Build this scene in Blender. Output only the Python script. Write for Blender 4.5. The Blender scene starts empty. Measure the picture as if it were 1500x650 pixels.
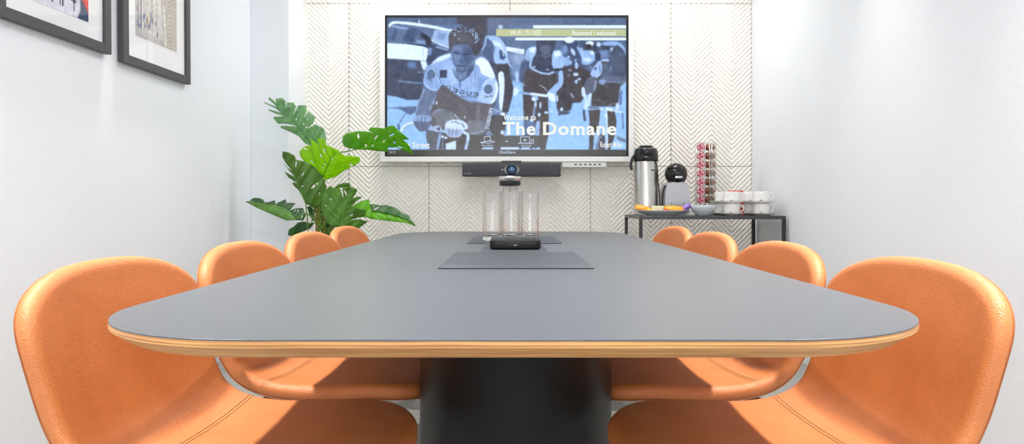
import bpy, bmesh, math, random
import numpy as np
from mathutils import Vector, Matrix
from mathutils.geometry import delaunay_2d_cdt

C = bpy.context.scene.collection
SC = bpy.context.scene
random.seed(4)
EYE = 0.907                                    # camera height; table top is 0.74

# ------------------------------------------------------------------ camera
cam = bpy.data.cameras.new('camera')
cam.sensor_width = 36.0
cam.lens = 24.0
cam.shift_x = (750 - 748) / 1500
cam.shift_y = -(325 - 297) / 1500
cam.clip_start = 0.02
camo = bpy.data.objects.new('camera', cam)
C.objects.link(camo)
camo.location = (0, 0, EYE)
camo.rotation_euler = (math.pi / 2, 0, 0)
SC.camera = camo

# ------------------------------------------------------------------ colour management / world
SC.view_settings.view_transform = 'Standard'
SC.view_settings.look = 'None'
SC.view_settings.gamma = 1.0
SC.view_settings.use_curve_mapping = False
SC.view_settings.exposure = 0.0
SC.cycles.use_denoising = True
SC.cycles.max_bounces = 32
SC.cycles.diffuse_bounces = 6
SC.cycles.transmission_bounces = 32
SC.cycles.transparent_max_bounces = 16
SC.cycles.sample_clamp_indirect = 6.0
wd = bpy.data.worlds.new('world')
SC.world = wd
wd.use_nodes = True
wd.node_tree.nodes['Background'].inputs[0].default_value = (0.8, 0.9, 1.0, 1)
wd.node_tree.nodes['Background'].inputs[1].default_value = 0.6

# ------------------------------------------------------------------ lights
HALF = 1.66            # half the room width
BACK = 4.70            # the tiled wall
FRONT = -1.7           # wall behind the camera
CEIL = 2.75

def lamp(x, y, e, r=0.05, col=(1.0, 0.965, 0.92), spread=150, aim=None):
    l = bpy.data.lights.new('downlight', 'AREA')
    l.shape = 'DISK'
    l.size = 2 * r
    l.energy = e
    l.color = col
    l.spread = math.radians(spread)
    o = bpy.data.objects.new('downlight', l)
    C.objects.link(o)
    o.location = (x, y, CEIL - 0.015)
    if aim:
        d = Vector(aim) - o.location
        o.rotation_euler = d.to_track_quat('-Z', 'Y').to_euler()
    return o

def panel(x, y, z, sx, sy, e, rot, col, name):
    l = bpy.data.lights.new(name, 'AREA')
    l.shape = 'RECTANGLE'
    l.size, l.size_y = sx, sy
    l.energy = e
    l.color = col
    o = bpy.data.objects.new(name, l)
    C.objects.link(o)
    o.location = (x, y, z)
    o.rotation_euler = rot
    return o

E_SIDE, E_MID, E_BACK, E_FILL, E_WIN = 10.5, 4.2, 6.4, 5.3, 55
for yy, k in ((0.9, 1.0), (1.9, 1.0), (3.0, 0.75)):
    lamp(-1.50, yy, E_SIDE * k, spread=62, aim=(-0.85, yy, 0.45))
    lamp(1.50, yy, E_SIDE * k, spread=62, aim=(0.85, yy, 0.45))
for yy, k in ((-0.4, 2.2), (1.2, 1.2), (2.6, 1.05)):
    lamp(-0.15, yy, E_MID * k, r=0.05)
    lamp(0.15, yy, E_MID * k, r=0.05)
for xx, k in ((-0.84, 0.8), (-0.70, 0.9), (0.74, 1.0), (1.15, 0.75)):
    lamp(xx, 4.20, E_BACK * k, r=0.04, col=(1.0, 0.985, 0.97))
for yy, k in ((-0.6, 0.7), (1.2, 1.0), (2.9, 1.25)):  # unseen soft fill lights, added under the ceiling to brighten the room
    panel(0, yy, CEIL - 0.01, 1.2, 0.6, E_FILL * k, (0, 0, 0), (1.0, 0.985, 0.97), 'ceiling_fill_light')
panel(0, FRONT + 0.08, 1.5, 2.6, 1.5, E_WIN, (math.radians(-90), 0, math.pi), (0.93, 0.96, 1.0), 'window_daylight')

# ------------------------------------------------------------------ materials
def s2l(c):
    return tuple((v / 12.92 if v <= 0.04045 else ((v + 0.055) / 1.055) ** 2.4) for v in [x / 255 for x in c])

def mat(name, col, rough=0.5, metal=0.0, spec=0.5, **kw):
    m = bpy.data.materials.new(name)
    m.use_nodes = True
    b = m.node_tree.nodes['Principled BSDF']
    b.inputs['Base Color'].default_value = (*col, 1)
    b.inputs['Roughness'].default_value = rough
    b.inputs['Metallic'].default_value = metal
    b.inputs['Specular IOR Level'].default_value = spec
    for k, v in kw.items():
        b.inputs[k.replace('_', ' ')].default_value = v
    return m

def nodes(m):
    return m.node_tree.nodes, m.node_tree.links, m.node_tree.nodes['Principled BSDF']

def add_noise(m, scale, amount, rough=0.0, bump=0.0, detail=4, dist=0.002, kind='NOISE', coord='Object', stretch=None):
    """fine procedural variation of colour / bump on a plain material"""
    n, l, b = nodes(m)
    tc = n.new('ShaderNodeTexCoord')
    src = tc.outputs[coord]
    if stretch:
        mp = n.new('ShaderNodeMapping')
        mp.inputs['Scale'].default_value = stretch
        l.new(src, mp.inputs[0])
        src = mp.outputs[0]
    if kind == 'NOISE':
        t = n.new('ShaderNodeTexNoise')
        t.inputs['Detail'].default_value = detail
        fac = t.outputs['Fac']
    else:
        t = n.new('ShaderNodeTexVoronoi')
        t.feature = 'SMOOTH_F1'
        fac = t.outputs['Distance']
    t.inputs['Scale'].default_value = scale
    l.new(src, t.inputs['Vector'])
    if amount:
        col = b.inputs['Base Color'].default_value[:]
        r = n.new('ShaderNodeValToRGB')
        r.color_ramp.elements[0].position = 0.3
        r.color_ramp.elements[1].position = 0.7
        r.color_ramp.elements[0].color = tuple(max(0, c * (1 - amount)) for c in col[:3]) + (1,)
        r.color_ramp.elements[1].color = tuple(min(1, c * (1 + amount)) for c in col[:3]) + (1,)
        l.new(fac, r.inputs[0])
        l.new(r.outputs[0], b.inputs['Base Color'])
    if bump:
        bp = n.new('ShaderNodeBump')
        bp.inputs['Strength'].default_value = bump
        bp.inputs['Distance'].default_value = dist
        l.new(fac, bp.inputs['Height'])
        l.new(bp.outputs[0], b.inputs['Normal'])
    return m

M = {}
M['wall'] = add_noise(mat('wall_paint', (0.80, 0.832, 0.862), 0.55, spec=0.3), 60, 0.012, bump=0.05)
M['ceiling'] = mat('ceiling_paint', (0.86, 0.86, 0.86), 0.7)
M['floor'] = add_noise(mat('floor_vinyl', (0.27, 0.268, 0.25), 0.4), 9, 0.06, bump=0.03)
M['tile'] = add_noise(mat('tile_white', (0.90, 0.865, 0.80), 0.55, spec=0.3), 30, 0.02)
M['grout'] = mat('tile_joint', (0.52, 0.36, 0.20), 0.8)
M['lino'] = add_noise(mat('grey_linoleum', (0.102, 0.109, 0.121), 0.36, spec=0.22), 420, 0.10, bump=0.04, dist=0.0006)
M['black_metal'] = add_noise(mat('black_powder_coat', (0.018, 0.018, 0.018), 0.42), 300, 0.2, bump=0.05, dist=0.0005)
M['pedestal'] = add_noise(mat('black_pedestal', (0.009, 0.009, 0.0085), 0.40, spec=0.25), 300, 0.2, bump=0.05, dist=0.0005)
M['mat'] = add_noise(mat('dark_grey_leather', (0.052, 0.058, 0.070), 0.42, spec=0.3), 500, 0.2, bump=0.12, dist=0.0006)
M['mat_edge'] = mat('mat_edge', (0.03, 0.03, 0.035), 0.6)
M['white_plastic'] = mat('white_plastic', (0.80, 0.79, 0.77), 0.35)
M['black_plastic'] = mat('black_plastic', (0.012, 0.012, 0.013), 0.30)
M['black_gloss'] = mat('black_gloss', (0.012, 0.011, 0.011), 0.12)
M['bezel'] = mat('bezel_black', (0.012, 0.013, 0.017), 0.25)
M['bar_fabric'] = add_noise(mat('grey_speaker_cloth', (0.052, 0.056, 0.064), 0.8), 900, 0.35, bump=0.1, dist=0.0005)
M['chrome'] = mat('chrome', (0.75, 0.74, 0.72), 0.15, metal=1.0)
M['steel'] = add_noise(mat('brushed_steel', (0.62, 0.60, 0.565), 0.30, metal=1.0), 8, 0.08, stretch=(40, 40, 0.4))
M['grey_plastic'] = mat('silver_grey_plastic', (0.50, 0.51, 0.53), 0.28, metal=0.35, spec=0.6)
M['grey_platter'] = mat('grey_glazed_platter', (0.40, 0.40, 0.405), 0.25)
M['bowl'] = mat('pale_blue_glaze', (0.60, 0.645, 0.68), 0.2)
M['china'] = mat('white_china', (0.83, 0.82, 0.79), 0.15)
M['mark'] = mat('dark_print', (0.03, 0.03, 0.03), 0.5)
M['frame'] = add_noise(mat('charcoal_frame', (0.062, 0.062, 0.066), 0.5), 60, 0.15, stretch=(1, 8, 8))
M['paper'] = mat('white_mount', (0.88, 0.88, 0.89), 0.7)
M['orange'] = mat('orange_foil', s2l((240, 160, 15)), 0.35)
M['yellow'] = mat('yellow_foil', s2l((250, 195, 40)), 0.35)
M['purple'] = mat('purple_foil', s2l((125, 90, 175)), 0.35)
M['beige_wrap'] = mat('beige_wrapper', s2l((205, 198, 165)), 0.35)
M['red'] = mat('red_paper', s2l((215, 50, 45)), 0.5)
M['brown'] = mat('brown_capsule', s2l((120, 62, 32)), 0.35)
M['soil'] = add_noise(mat('soil', (0.05, 0.035, 0.02), 0.9), 60, 0.4, bump=0.6, dist=0.01)
M['pot'] = mat('grey_planter', (0.25, 0.25, 0.25), 0.6)
M['trunk'] = add_noise(mat('mossy_stem', s2l((112, 112, 42)), 0.8), 60, 0.55, bump=0.6, dist=0.005)
M['petiole'] = mat('green_petiole', s2l((95, 140, 45)), 0.4)

# tan leather
lm = mat('tan_leather', (0.66, 0.245, 0.075), 0.43, spec=0.55)
n, l, b = nodes(lm)
tc = n.new('ShaderNodeTexCoord')
v1 = n.new('ShaderNodeTexVoronoi'); v1.feature = 'DISTANCE_TO_EDGE'; v1.inputs['Scale'].default_value = 210
nz = n.new('ShaderNodeTexNoise'); nz.inputs['Scale'].default_value = 350; nz.inputs['Detail'].default_value = 3
big = n.new('ShaderNodeTexNoise'); big.inputs['Scale'].default_value = 9; big.inputs['Detail'].default_value = 3
for t in (v1, nz, big):
    l.new(tc.outputs['Object'], t.inputs['Vector'])
mx = n.new('ShaderNodeMath'); mx.operation = 'MULTIPLY_ADD'; mx.inputs[1].default_value = 0.5
l.new(v1.outputs['Distance'], mx.inputs[0]); l.new(nz.outputs['Fac'], mx.inputs[2])
bp = n.new('ShaderNodeBump'); bp.inputs['Strength'].default_value = 0.55; bp.inputs['Distance'].default_value = 0.0026
l.new(mx.outputs[0], bp.inputs['Height']); l.new(bp.outputs[0], b.inputs['Normal'])
rp = n.new('ShaderNodeValToRGB')
rp.color_ramp.elements[0].position = 0.3; rp.color_ramp.elements[1].position = 0.7
rp.color_ramp.elements[0].color = (0.59, 0.175, 0.045, 1); rp.color_ramp.elements[1].color = (0.67, 0.215, 0.062, 1)
l.new(big.outputs['Fac'], rp.inputs[0]); l.new(rp.outputs[0], b.inputs['Base Color'])
M['leather'] = lm
M['stitch'] = mat('stitching', (0.40, 0.19, 0.07), 0.7)
M['piping'] = mat('leather_piping', (0.36, 0.12, 0.04), 0.6)

# plywood: layers run through the thickness (object z)
pm = mat('birch_plywood', (0.6, 0.38, 0.19), 0.45)
n, l, b = nodes(pm)
tc = n.new('ShaderNodeTexCoord')
sx = n.new('ShaderNodeSeparateXYZ'); l.new(tc.outputs['Object'], sx.inputs[0])
mp = n.new('ShaderNodeMapping'); mp.inputs['Scale'].default_value = (9, 9, 300); l.new(tc.outputs['Object'], mp.inputs[0])
nz = n.new('ShaderNodeTexNoise'); nz.inputs['Scale'].default_value = 1.0; nz.inputs['Detail'].default_value = 5; l.new(mp.outputs[0], nz.inputs['Vector'])
ml = n.new('ShaderNodeMath'); ml.operation = 'MULTIPLY'; ml.inputs[1].default_value = 2 * math.pi / 0.0052; l.new(sx.outputs['Z'], ml.inputs[0])
sn = n.new('ShaderNodeMath'); sn.operation = 'SINE'; l.new(ml.outputs[0], sn.inputs[0])
ad = n.new('ShaderNodeMath'); ad.operation = 'MULTIPLY_ADD'; ad.inputs[1].default_value = 0.22; gt = n.new('ShaderNodeMath'); gt.operation = 'GREATER_THAN'; gt.inputs[1].default_value = 0.7275; l.new(sx.outputs['Z'], gt.inputs[0])
sm_ = n.new('ShaderNodeMath'); sm_.operation = 'MULTIPLY'; l.new(sn.outputs[0], sm_.inputs[0]); l.new(gt.outputs[0], sm_.inputs[1])
l.new(sm_.outputs[0], ad.inputs[0]); l.new(nz.outputs['Fac'], ad.inputs[2])
rp = n.new('ShaderNodeValToRGB')
rp.color_ramp.elements[0].position = 0.22; rp.color_ramp.elements[1].position = 0.72
rp.color_ramp.elements[0].color = (0.37, 0.145, 0.042, 1); rp.color_ramp.elements[1].color = (0.67, 0.365, 0.135, 1)
l.new(ad.outputs[0], rp.inputs[0]); l.new(rp.outputs[0], b.inputs['Base Color'])
M['ply'] = pm

def glass_mat(name, col=(0.995, 0.999, 0.998), rough=0.0, ior=1.46):
    m = bpy.data.materials.new(name)
    m.use_nodes = True
    n, l = m.node_tree.nodes, m.node_tree.links
    n.clear()
    o = n.new('ShaderNodeOutputMaterial')
    g = n.new('ShaderNodeBsdfGlass')
    g.inputs['Color'].default_value = (*col, 1); g.inputs['Roughness'].default_value = rough; g.inputs['IOR'].default_value = ior
    l.new(g.outputs[0], o.inputs[0])
    return m
M['glass'] = glass_mat('clear_glass')

def thin_glass(name, refl=0.5, tint=(1, 1, 1), rim=False):
    m = bpy.data.materials.new(name)
    m.use_nodes = True
    n, l = m.node_tree.nodes, m.node_tree.links
    n.clear()
    o = n.new('ShaderNodeOutputMaterial')
    t = n.new('ShaderNodeBsdfTransparent'); t.inputs[0].default_value = (*tint, 1)
    g = n.new('ShaderNodeBsdfGlossy'); g.inputs['Roughness'].default_value = 0.02
    f = n.new('ShaderNodeFresnel'); f.inputs[0].default_value = 1.45
    k = n.new('ShaderNodeMath'); k.operation = 'MULTIPLY'; k.inputs[1].default_value = refl
    mix = n.new('ShaderNodeMixShader')
    ge = n.new('ShaderNodeNewGeometry'); fr = n.new('ShaderNodeMath'); fr.operation = 'SUBTRACT'; fr.inputs[0].default_value = 1.0
    l.new(ge.outputs['Backfacing'], fr.inputs[1])
    k2 = n.new('ShaderNodeMath'); k2.operation = 'MULTIPLY'
    l.new(f.outputs[0], k.inputs[0]); l.new(k.outputs[0], k2.inputs[0]); l.new(fr.outputs[0], k2.inputs[1]); l.new(k2.outputs[0], mix.inputs[0])
    if rim:      # the wall of a vessel: seen edge-on it gathers reflections
        lw = n.new('ShaderNodeLayerWeight'); lw.inputs['Blend'].default_value = 0.5
        pw = n.new('ShaderNodeMath'); pw.operation = 'POWER'; pw.inputs[1].default_value = 2.8
        pm_ = n.new('ShaderNodeMath'); pm_.operation = 'MULTIPLY_ADD'; pm_.inputs[1].default_value = 0.7; pm_.inputs[2].default_value = 0.03
        l.new(lw.outputs['Facing'], pw.inputs[0]); l.new(pw.outputs[0], pm_.inputs[0]); l.new(pm_.outputs[0], mix.inputs[0])
        g.inputs['Roughness'].default_value = 0.06
    l.new(t.outputs[0], mix.inputs[1]); l.new(g.outputs[0], mix.inputs[2]); l.new(mix.outputs[0], o.inputs[0])
    return m
M['pane'] = thin_glass('picture_glass', 1.0)
M['thin_glass'] = thin_glass('thin_clear_glass', 1.0, (1, 1, 1), True)
M['clear_plastic'] = thin_glass('clear_plastic', 1.0, (0.93, 0.94, 0.94))

def leaf_mat(name, col, trans=0.35, rough=0.33, spec=0.5):
    m = bpy.data.materials.new(name)
    m.use_nodes = True
    n, l = m.node_tree.nodes, m.node_tree.links
    b = n['Principled BSDF']
    o = n['Material Output']
    c = s2l(col)
    tc = n.new('ShaderNodeTexCoord')
    nz = n.new('ShaderNodeTexNoise'); nz.inputs['Scale'].default_value = 14
    l.new(tc.outputs['Object'], nz.inputs['Vector'])
    rp = n.new('ShaderNodeValToRGB')
    rp.color_ramp.elements[0].position = 0.3; rp.color_ramp.elements[1].position = 0.7
    rp.color_ramp.elements[0].color = (*[x * 0.8 for x in c], 1); rp.color_ramp.elements[1].color = (*[min(1, x * 1.15) for x in c], 1)
    l.new(nz.outputs['Fac'], rp.inputs[0]); l.new(rp.outputs[0], b.inputs['Base Color'])
    b.inputs['Roughness'].default_value = rough; b.inputs['Specular IOR Level'].default_value = spec
    t = n.new('ShaderNodeBsdfTranslucent')
    t.inputs[0].default_value = (min(1, c[0] * 1.6), min(1, c[1] * 1.5), c[2] * 0.6, 1)
    mix = n.new('ShaderNodeMixShader'); mix.inputs[0].default_value = trans
    l.new(b.outputs[0], mix.inputs[1]); l.new(t.outputs[0], mix.inputs[2]); l.new(mix.outputs[0], o.inputs[0])
    return m

def emit_mat(name, col, strength=1.0):
    return mat(name, (0, 0, 0), 0.4, Emission_Color=(*col, 1), Emission_Strength=strength)

def attr_mat(name, emit):
    m = mat(name, (0, 0, 0), 0.2 if emit else 0.6, spec=0.25 if emit else 0.4)
    n, l, b = nodes(m)
    a = n.new('ShaderNodeAttribute'); a.attribute_name = 'picture'
    if emit:
        l.new(a.outputs['Color'], b.inputs['Emission Color'])
        b.inputs['Emission Strength'].default_value = emit
    else:
        l.new(a.outputs['Color'], b.inputs['Base Color'])
    return m

# ------------------------------------------------------------------ mesh helpers
def link(name, me, m=None, parent=None, smooth=False):
    o = bpy.data.objects.new(name, me)
    C.objects.link(o)
    if m:
        me.materials.append(m)
    if parent:
        o.parent = parent
    if smooth:
        for p in me.polygons:
            p.use_smooth = True
    return o

def obj(name, bm, m, parent=None, smooth=False, auto=None):
    me = bpy.data.meshes.new(name)
    bmesh.ops.recalc_face_normals(bm, faces=bm.faces)
    bm.to_mesh(me)
    bm.free()
    o = link(name, me, m, parent, smooth)
    if auto:
        for p in me.polygons:
            p.use_smooth = True
        me.set_sharp_from_angle(angle=math.radians(auto))
    return o

def tag(o, label, cat, group=None, kind=None):
    o['label'] = label
    o['category'] = cat
    if group: o['group'] = group
    if kind: o['kind'] = kind
    return o

def thing(name, label, cat, loc=(0, 0, 0), rotz=0, group=None):
    o = bpy.data.objects.new(name, None)
    o.empty_display_size = 0.05
    C.objects.link(o)
    o.location = loc
    o.rotation_euler = (0, 0, rotz)
    return tag(o, label, cat, group)

def struct(o):
    o['kind'] = 'structure'
    return o

def dup(root, loc, rotz, label, group=None):
    r = root.copy(); C.objects.link(r); r.location = loc; r.rotation_euler = (0, 0, rotz)
    r['label'] = label
    if group: r['group'] = group
    for ch in list(root.children):
        c = ch.copy(); C.objects.link(c); c.parent = r
        for g in ch.children:
            d = g.copy(); C.objects.link(d); d.parent = c
    return r

def box(bm, x0, x1, y0, y1, z0, z1, bev=0.0, seg=2):
    r = bmesh.ops.create_cube(bm, size=1)
    bmesh.ops.scale(bm, vec=(x1 - x0, y1 - y0, z1 - z0), verts=r['verts'])
    bmesh.ops.translate(bm, vec=((x0 + x1) / 2, (y0 + y1) / 2, (z0 + z1) / 2), verts=r['verts'])
    if bev:
        vs = set(r['verts'])
        es = [e for e in bm.edges if e.verts[0] in vs and e.verts[1] in vs]
        bmesh.ops.bevel(bm, geom=es, offset=bev, segments=seg, profile=0.5, affect='EDGES')

def bx(x0, x1, y0, y1, z0, z1, bev=0.0, seg=2):
    bm = bmesh.new()
    box(bm, x0, x1, y0, y1, z0, z1, bev, seg)
    return bm

def lathe(bm, prof, seg=40, c=(0, 0, 0), closed=False, axis='Z', sx=1, sy=1):
    rings = []
    for r, z in prof:
        ring = []
        if r < 1e-6:
            p = {'Z': (0, 0, z), 'Y': (0, z, 0), 'X': (z, 0, 0)}[axis]
            ring = [bm.verts.new(Vector(p) + Vector(c))]
        else:
            for k in range(seg):
                a = 2 * math.pi * k / seg
                u, v = r * math.cos(a) * sx, r * math.sin(a) * sy
                p = {'Z': (u, v, z), 'Y': (u, z, v), 'X': (z, u, v)}[axis]
                ring.append(bm.verts.new(Vector(p) + Vector(c)))
        rings.append(ring)
    pairs = list(zip(rings, rings[1:])) + ([(rings[-1], rings[0])] if closed else [])
    for a, b2 in pairs:
        if len(a) == 1 and len(b2) == 1:
            continue
        for k in range(seg):
            k2 = (k + 1) % seg
            if len(a) == 1:
                bm.faces.new((a[0], b2[k], b2[k2]))
            elif len(b2) == 1:
                bm.faces.new((a[k], b2[0], a[k2]))
            else:
                bm.faces.new((a[k], a[k2], b2[k2], b2[k]))

def catmull(pts, n=8, closed=False):
    pts = [Vector(p) for p in pts]
    out = []
    N = len(pts)
    rng = range(N) if closed else range(N - 1)
    for i in rng:
        if closed:
            p0, p1, p2, p3 = pts[(i - 1) % N], pts[i], pts[(i + 1) % N], pts[(i + 2) % N]
        else:
            p0, p1, p2, p3 = pts[max(i - 1, 0)], pts[i], pts[i + 1], pts[min(i + 2, N - 1)]
        for k in range(n):
            t = k / n
            out.append(0.5 * ((2 * p1) + (p2 - p0) * t + (2 * p0 - 5 * p1 + 4 * p2 - p3) * t * t + (3 * p1 - p0 - 3 * p2 + p3) * t ** 3))
    if not closed:
        out.append(pts[-1])
    return out

def tube(bm, pts, rad, seg=8, closed=False, cap=True):
    pts = [Vector(p) for p in pts]
    N = len(pts)
    rads = rad if isinstance(rad, (list, tuple)) else [rad] * N
    rings = []
    up = Vector((0, 0, 1))
    prevn = None
    for i in range(N):
        if closed:
            t = pts[(i + 1) % N] - pts[(i - 1) % N]
        else:
            t = pts[min(i + 1, N - 1)] - pts[max(i - 1, 0)]
        t = t.normalized() if t.length > 1e-9 else Vector((0, 0, 1))
        if prevn is None:
            a = up if abs(t.dot(up)) < 0.9 else Vector((1, 0, 0))
            nn = t.cross(a).normalized()
        else:
            nn = (prevn - t * prevn.dot(t)).normalized()
        prevn = nn
        bb = t.cross(nn)
        rings.append([bm.verts.new(pts[i] + (nn * math.cos(2 * math.pi * k / seg) + bb * math.sin(2 * math.pi * k / seg)) * rads[i]) for k in range(seg)])
    rng = range(N) if closed else range(N - 1)
    for i in rng:
        a, b2 = rings[i], rings[(i + 1) % N]
        for k in range(seg):
            bm.faces.new((a[k], a[(k + 1) % seg], b2[(k + 1) % seg], b2[k]))
    if cap and not closed:
        bm.faces.new(rings[0][::-1])
        bm.faces.new(rings[-1])

def in_poly(P, poly):
    """vectorised even-odd test; P (n,2), poly list of (x,y)"""
    x, y = P[:, 0], P[:, 1]
    inside = np.zeros(len(P), bool)
    q = np.asarray(poly, float)
    j = len(q) - 1
    for i in range(len(q)):
        xi, yi, xj, yj = q[i, 0], q[i, 1], q[j, 0], q[j, 1]
        if yi != yj:
            c = ((yi > y) != (yj > y)) & (x < (xj - xi) * (y - yi) / (yj - yi) + xi)
            inside ^= c
        j = i
    return inside

def seg_dist(P, poly, closed=True):
    q = np.asarray(poly, float)
    d = np.full(len(P), 1e9)
    N = len(q)
    for i in range(N if closed else N - 1):
        a, b2 = q[i], q[(i + 1) % N]
        ab = b2 - a
        t = np.clip(((P - a) @ ab) / max(ab @ ab, 1e-12), 0, 1)
        d = np.minimum(d, np.hypot(*(P - a - t[:, None] * ab).T))
    return d

def cdt(outline, holes, interior):
    """triangulate outline minus holes with extra interior points -> pts, tris, n_rim"""
    pts, edges = [], []
    for loop in [outline] + holes:
        s = len(pts)
        pts += [tuple(p) for p in loop]
        edges += [(s + i, s + (i + 1) % len(loop)) for i in range(len(loop))]
    pts += [tuple(p) for p in interior]
    v, e, f, *_ = delaunay_2d_cdt([Vector(p) for p in pts], edges, [], 0, 1e-7)
    P = np.array([(p.x, p.y) for p in v])
    F = np.array([t for t in f if len(t) == 3])
    cen = P[F].mean(axis=1)
    keep = in_poly(cen, outline)
    for h in holes:
        keep &= ~in_poly(cen, h)
    return P, F[keep]

def blur(a, s):
    if s <= 0:
        return a
    r = int(max(1, round(3 * s)))
    k = np.exp(-0.5 * (np.arange(-r, r + 1) / s) ** 2)
    k /= k.sum()
    for ax in (0, 1):
        pad = [(0, 0)] * a.ndim
        pad[ax] = (r, r)
        p = np.pad(a, pad, mode='edge')
        a = sum(k[i] * np.take(p, range(i, i + a.shape[ax]), axis=ax) for i in range(2 * r + 1))
    return a

class Canvas:
    """a little polygon painter: coordinates in any frame, painted supersampled"""
    def __init__(s, x0, y0, x1, y1, ppu, bg):
        s.x0, s.y0, s.ppu = x0, y0, ppu
        s.w, s.h = int(round((x1 - x0) * ppu)), int(round((y1 - y0) * ppu))
        s.a = np.ones((s.h, s.w, 3)) * np.array(bg, float)
    def _mask(s, poly, soft):
        q = (np.asarray(poly, float) - (s.x0, s.y0)) * s.ppu
        pad = 3 * soft * s.ppu + 2
        i0, i1 = int(max(0, q[:, 0].min() - pad)), int(min(s.w, q[:, 0].max() + pad + 1))
        j0, j1 = int(max(0, q[:, 1].min() - pad)), int(min(s.h, q[:, 1].max() + pad + 1))
        if i1 <= i0 or j1 <= j0:
            return None
        X, Y = np.meshgrid(np.arange(i0, i1) + 0.5, np.arange(j0, j1) + 0.5)
        m = in_poly(np.stack([X.ravel(), Y.ravel()], 1), q).reshape(X.shape).astype(float)
        return (i0, i1, j0, j1, blur(m, soft * s.ppu))
    def poly(s, pts, col, soft=0.5, alpha=1.0):
        r = s._mask(pts, soft)
        if r is None: return
        i0, i1, j0, j1, m = r
        m = (m * alpha)[..., None]
        s.a[j0:j1, i0:i1] = s.a[j0:j1, i0:i1] * (1 - m) + np.array(col, float) * m
    def curve(s, pts, col, soft=0.5, alpha=1.0):
        s.poly([tuple(p) for p in catmull([(*p, 0) for p in pts], 5, True)] if False else [(p.x, p.y) for p in catmull([(p[0], p[1], 0) for p in pts], 5, True)], col, soft, alpha)
    def ell(s, cx, cy, rx, ry, col, soft=0.5, alpha=1.0, rot=0):
        c, sn = math.cos(rot), math.sin(rot)
        s.poly([(cx + rx * math.cos(t) * c - ry * math.sin(t) * sn, cy + rx * math.cos(t) * sn + ry * math.sin(t) * c) for t in np.linspace(0, 2 * math.pi, 24, endpoint=False)], col, soft, alpha)
    def line(s, pts, w, col, soft=0.4, alpha=1.0):
        for a, b2 in zip(pts, pts[1:]):
            dx, dy = b2[0] - a[0], b2[1] - a[1]
            L = math.hypot(dx, dy) or 1
            nx, ny = -dy / L * w / 2, dx / L * w / 2
            ex, ey = dx / L * w * 0.2, dy / L * w * 0.2
            s.poly([(a[0] + nx - ex, a[1] + ny - ey), (b2[0] + nx + ex, b2[1] + ny + ey), (b2[0] - nx + ex, b2[1] - ny + ey), (a[0] - nx - ex, a[1] - ny - ey)], col, soft, alpha)
    def mottle(s, amp, size, seed=1):
        rs = np.random.RandomState(seed)
        g = rs.randn(s.h, s.w)
        g = blur(g, size * s.ppu)
        g /= g.std() + 1e-9
        s.a = s.a + (amp * g)[..., None]

def picture_mesh(name, origin, ux, vy, arr, m, parent):
    """a flat sheet of vertices carrying a picture as a colour attribute; arr row 0 is the top"""
    h, w = arr.shape[:2]
    o, ux, vy = (np.array(t, float) for t in (origin, ux, vy))
    uu = (np.arange(w)) / (w - 1)
    vv = (np.arange(h)) / (h - 1)
    V = o + uu[None, :, None] * ux + vv[:, None, None] * vy
    idx = np.arange(h * w).reshape(h, w)
    Q = np.stack([idx[:-1, :-1], idx[1:, :-1], idx[1:, 1:], idx[:-1, 1:]], -1).reshape(-1, 4)
    me = bpy.data.meshes.new(name)
    me.from_pydata(V.reshape(-1, 3).tolist(), [], Q.tolist())
    a = np.clip(arr / 255.0, 0, 1)
    lin = np.where(a <= 0.04045, a / 12.92, ((a + 0.055) / 1.055) ** 2.4)
    rgba = np.ones((h * w, 4), np.float32)
    rgba[:, :3] = lin.reshape(-1, 3)
    at = me.color_attributes.new('picture', 'FLOAT_COLOR', 'POINT')
    at.data.foreach_set('color', rgba.ravel())
    return link(name, me, m, parent)

_DG = None
def glyphs(bm, s, x0, z0, x1, z1, y, off=0.0, mirror=False, skew=0.0, rot=0.0, space=1.1):
    """flat lettering filling the box x0..x1, z0..z1 in the plane y (facing -y)"""
    cu = bpy.data.curves.new('t', 'FONT')
    cu.body = s
    cu.offset = off
    cu.resolution_u = 3
    cu.space_character = space
    t = bpy.data.objects.new('t', cu)
    C.objects.link(t)
    dg = bpy.context.evaluated_depsgraph_get()
    me = bpy.data.meshes.new_from_object(t.evaluated_get(dg))
    bpy.data.objects.remove(t)
    P = [v.co.copy() for v in me.vertices]
    if P:
        ax, bx_ = min(p.x for p in P), max(p.x for p in P)
        ay, by = min(p.y for p in P), max(p.y for p in P)
        vs = []
        cx, cz = (x0 + x1) / 2, (z0 + z1) / 2
        for p in P:
            u = (p.x - ax) / max(bx_ - ax, 1e-6)
            if mirror: u = 1 - u
            w = (p.y - ay) / max(by - ay, 1e-6)
            X, Z = x0 + u * (x1 - x0) + skew * (w - 0.5) * (z1 - z0), z0 + w * (z1 - z0)
            if rot:
                dx, dz = X - cx, Z - cz
                X, Z = cx + dx * math.cos(rot) - dz * math.sin(rot), cz + dx * math.sin(rot) + dz * math.cos(rot)
            vs.append(bm.verts.new((X, y, Z)))
        for f in me.polygons:
            try:
                bm.faces.new([vs[i] for i in f.vertices])
            except ValueError:
                pass
    bpy.data.meshes.remove(me)

def at(px, py, Y):
    """where the sight line through a pixel of the photograph meets the plane at distance Y"""
    return Vector(((px - 748) * Y / 1000, Y, EYE - (py - 297) * Y / 1000))

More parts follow.
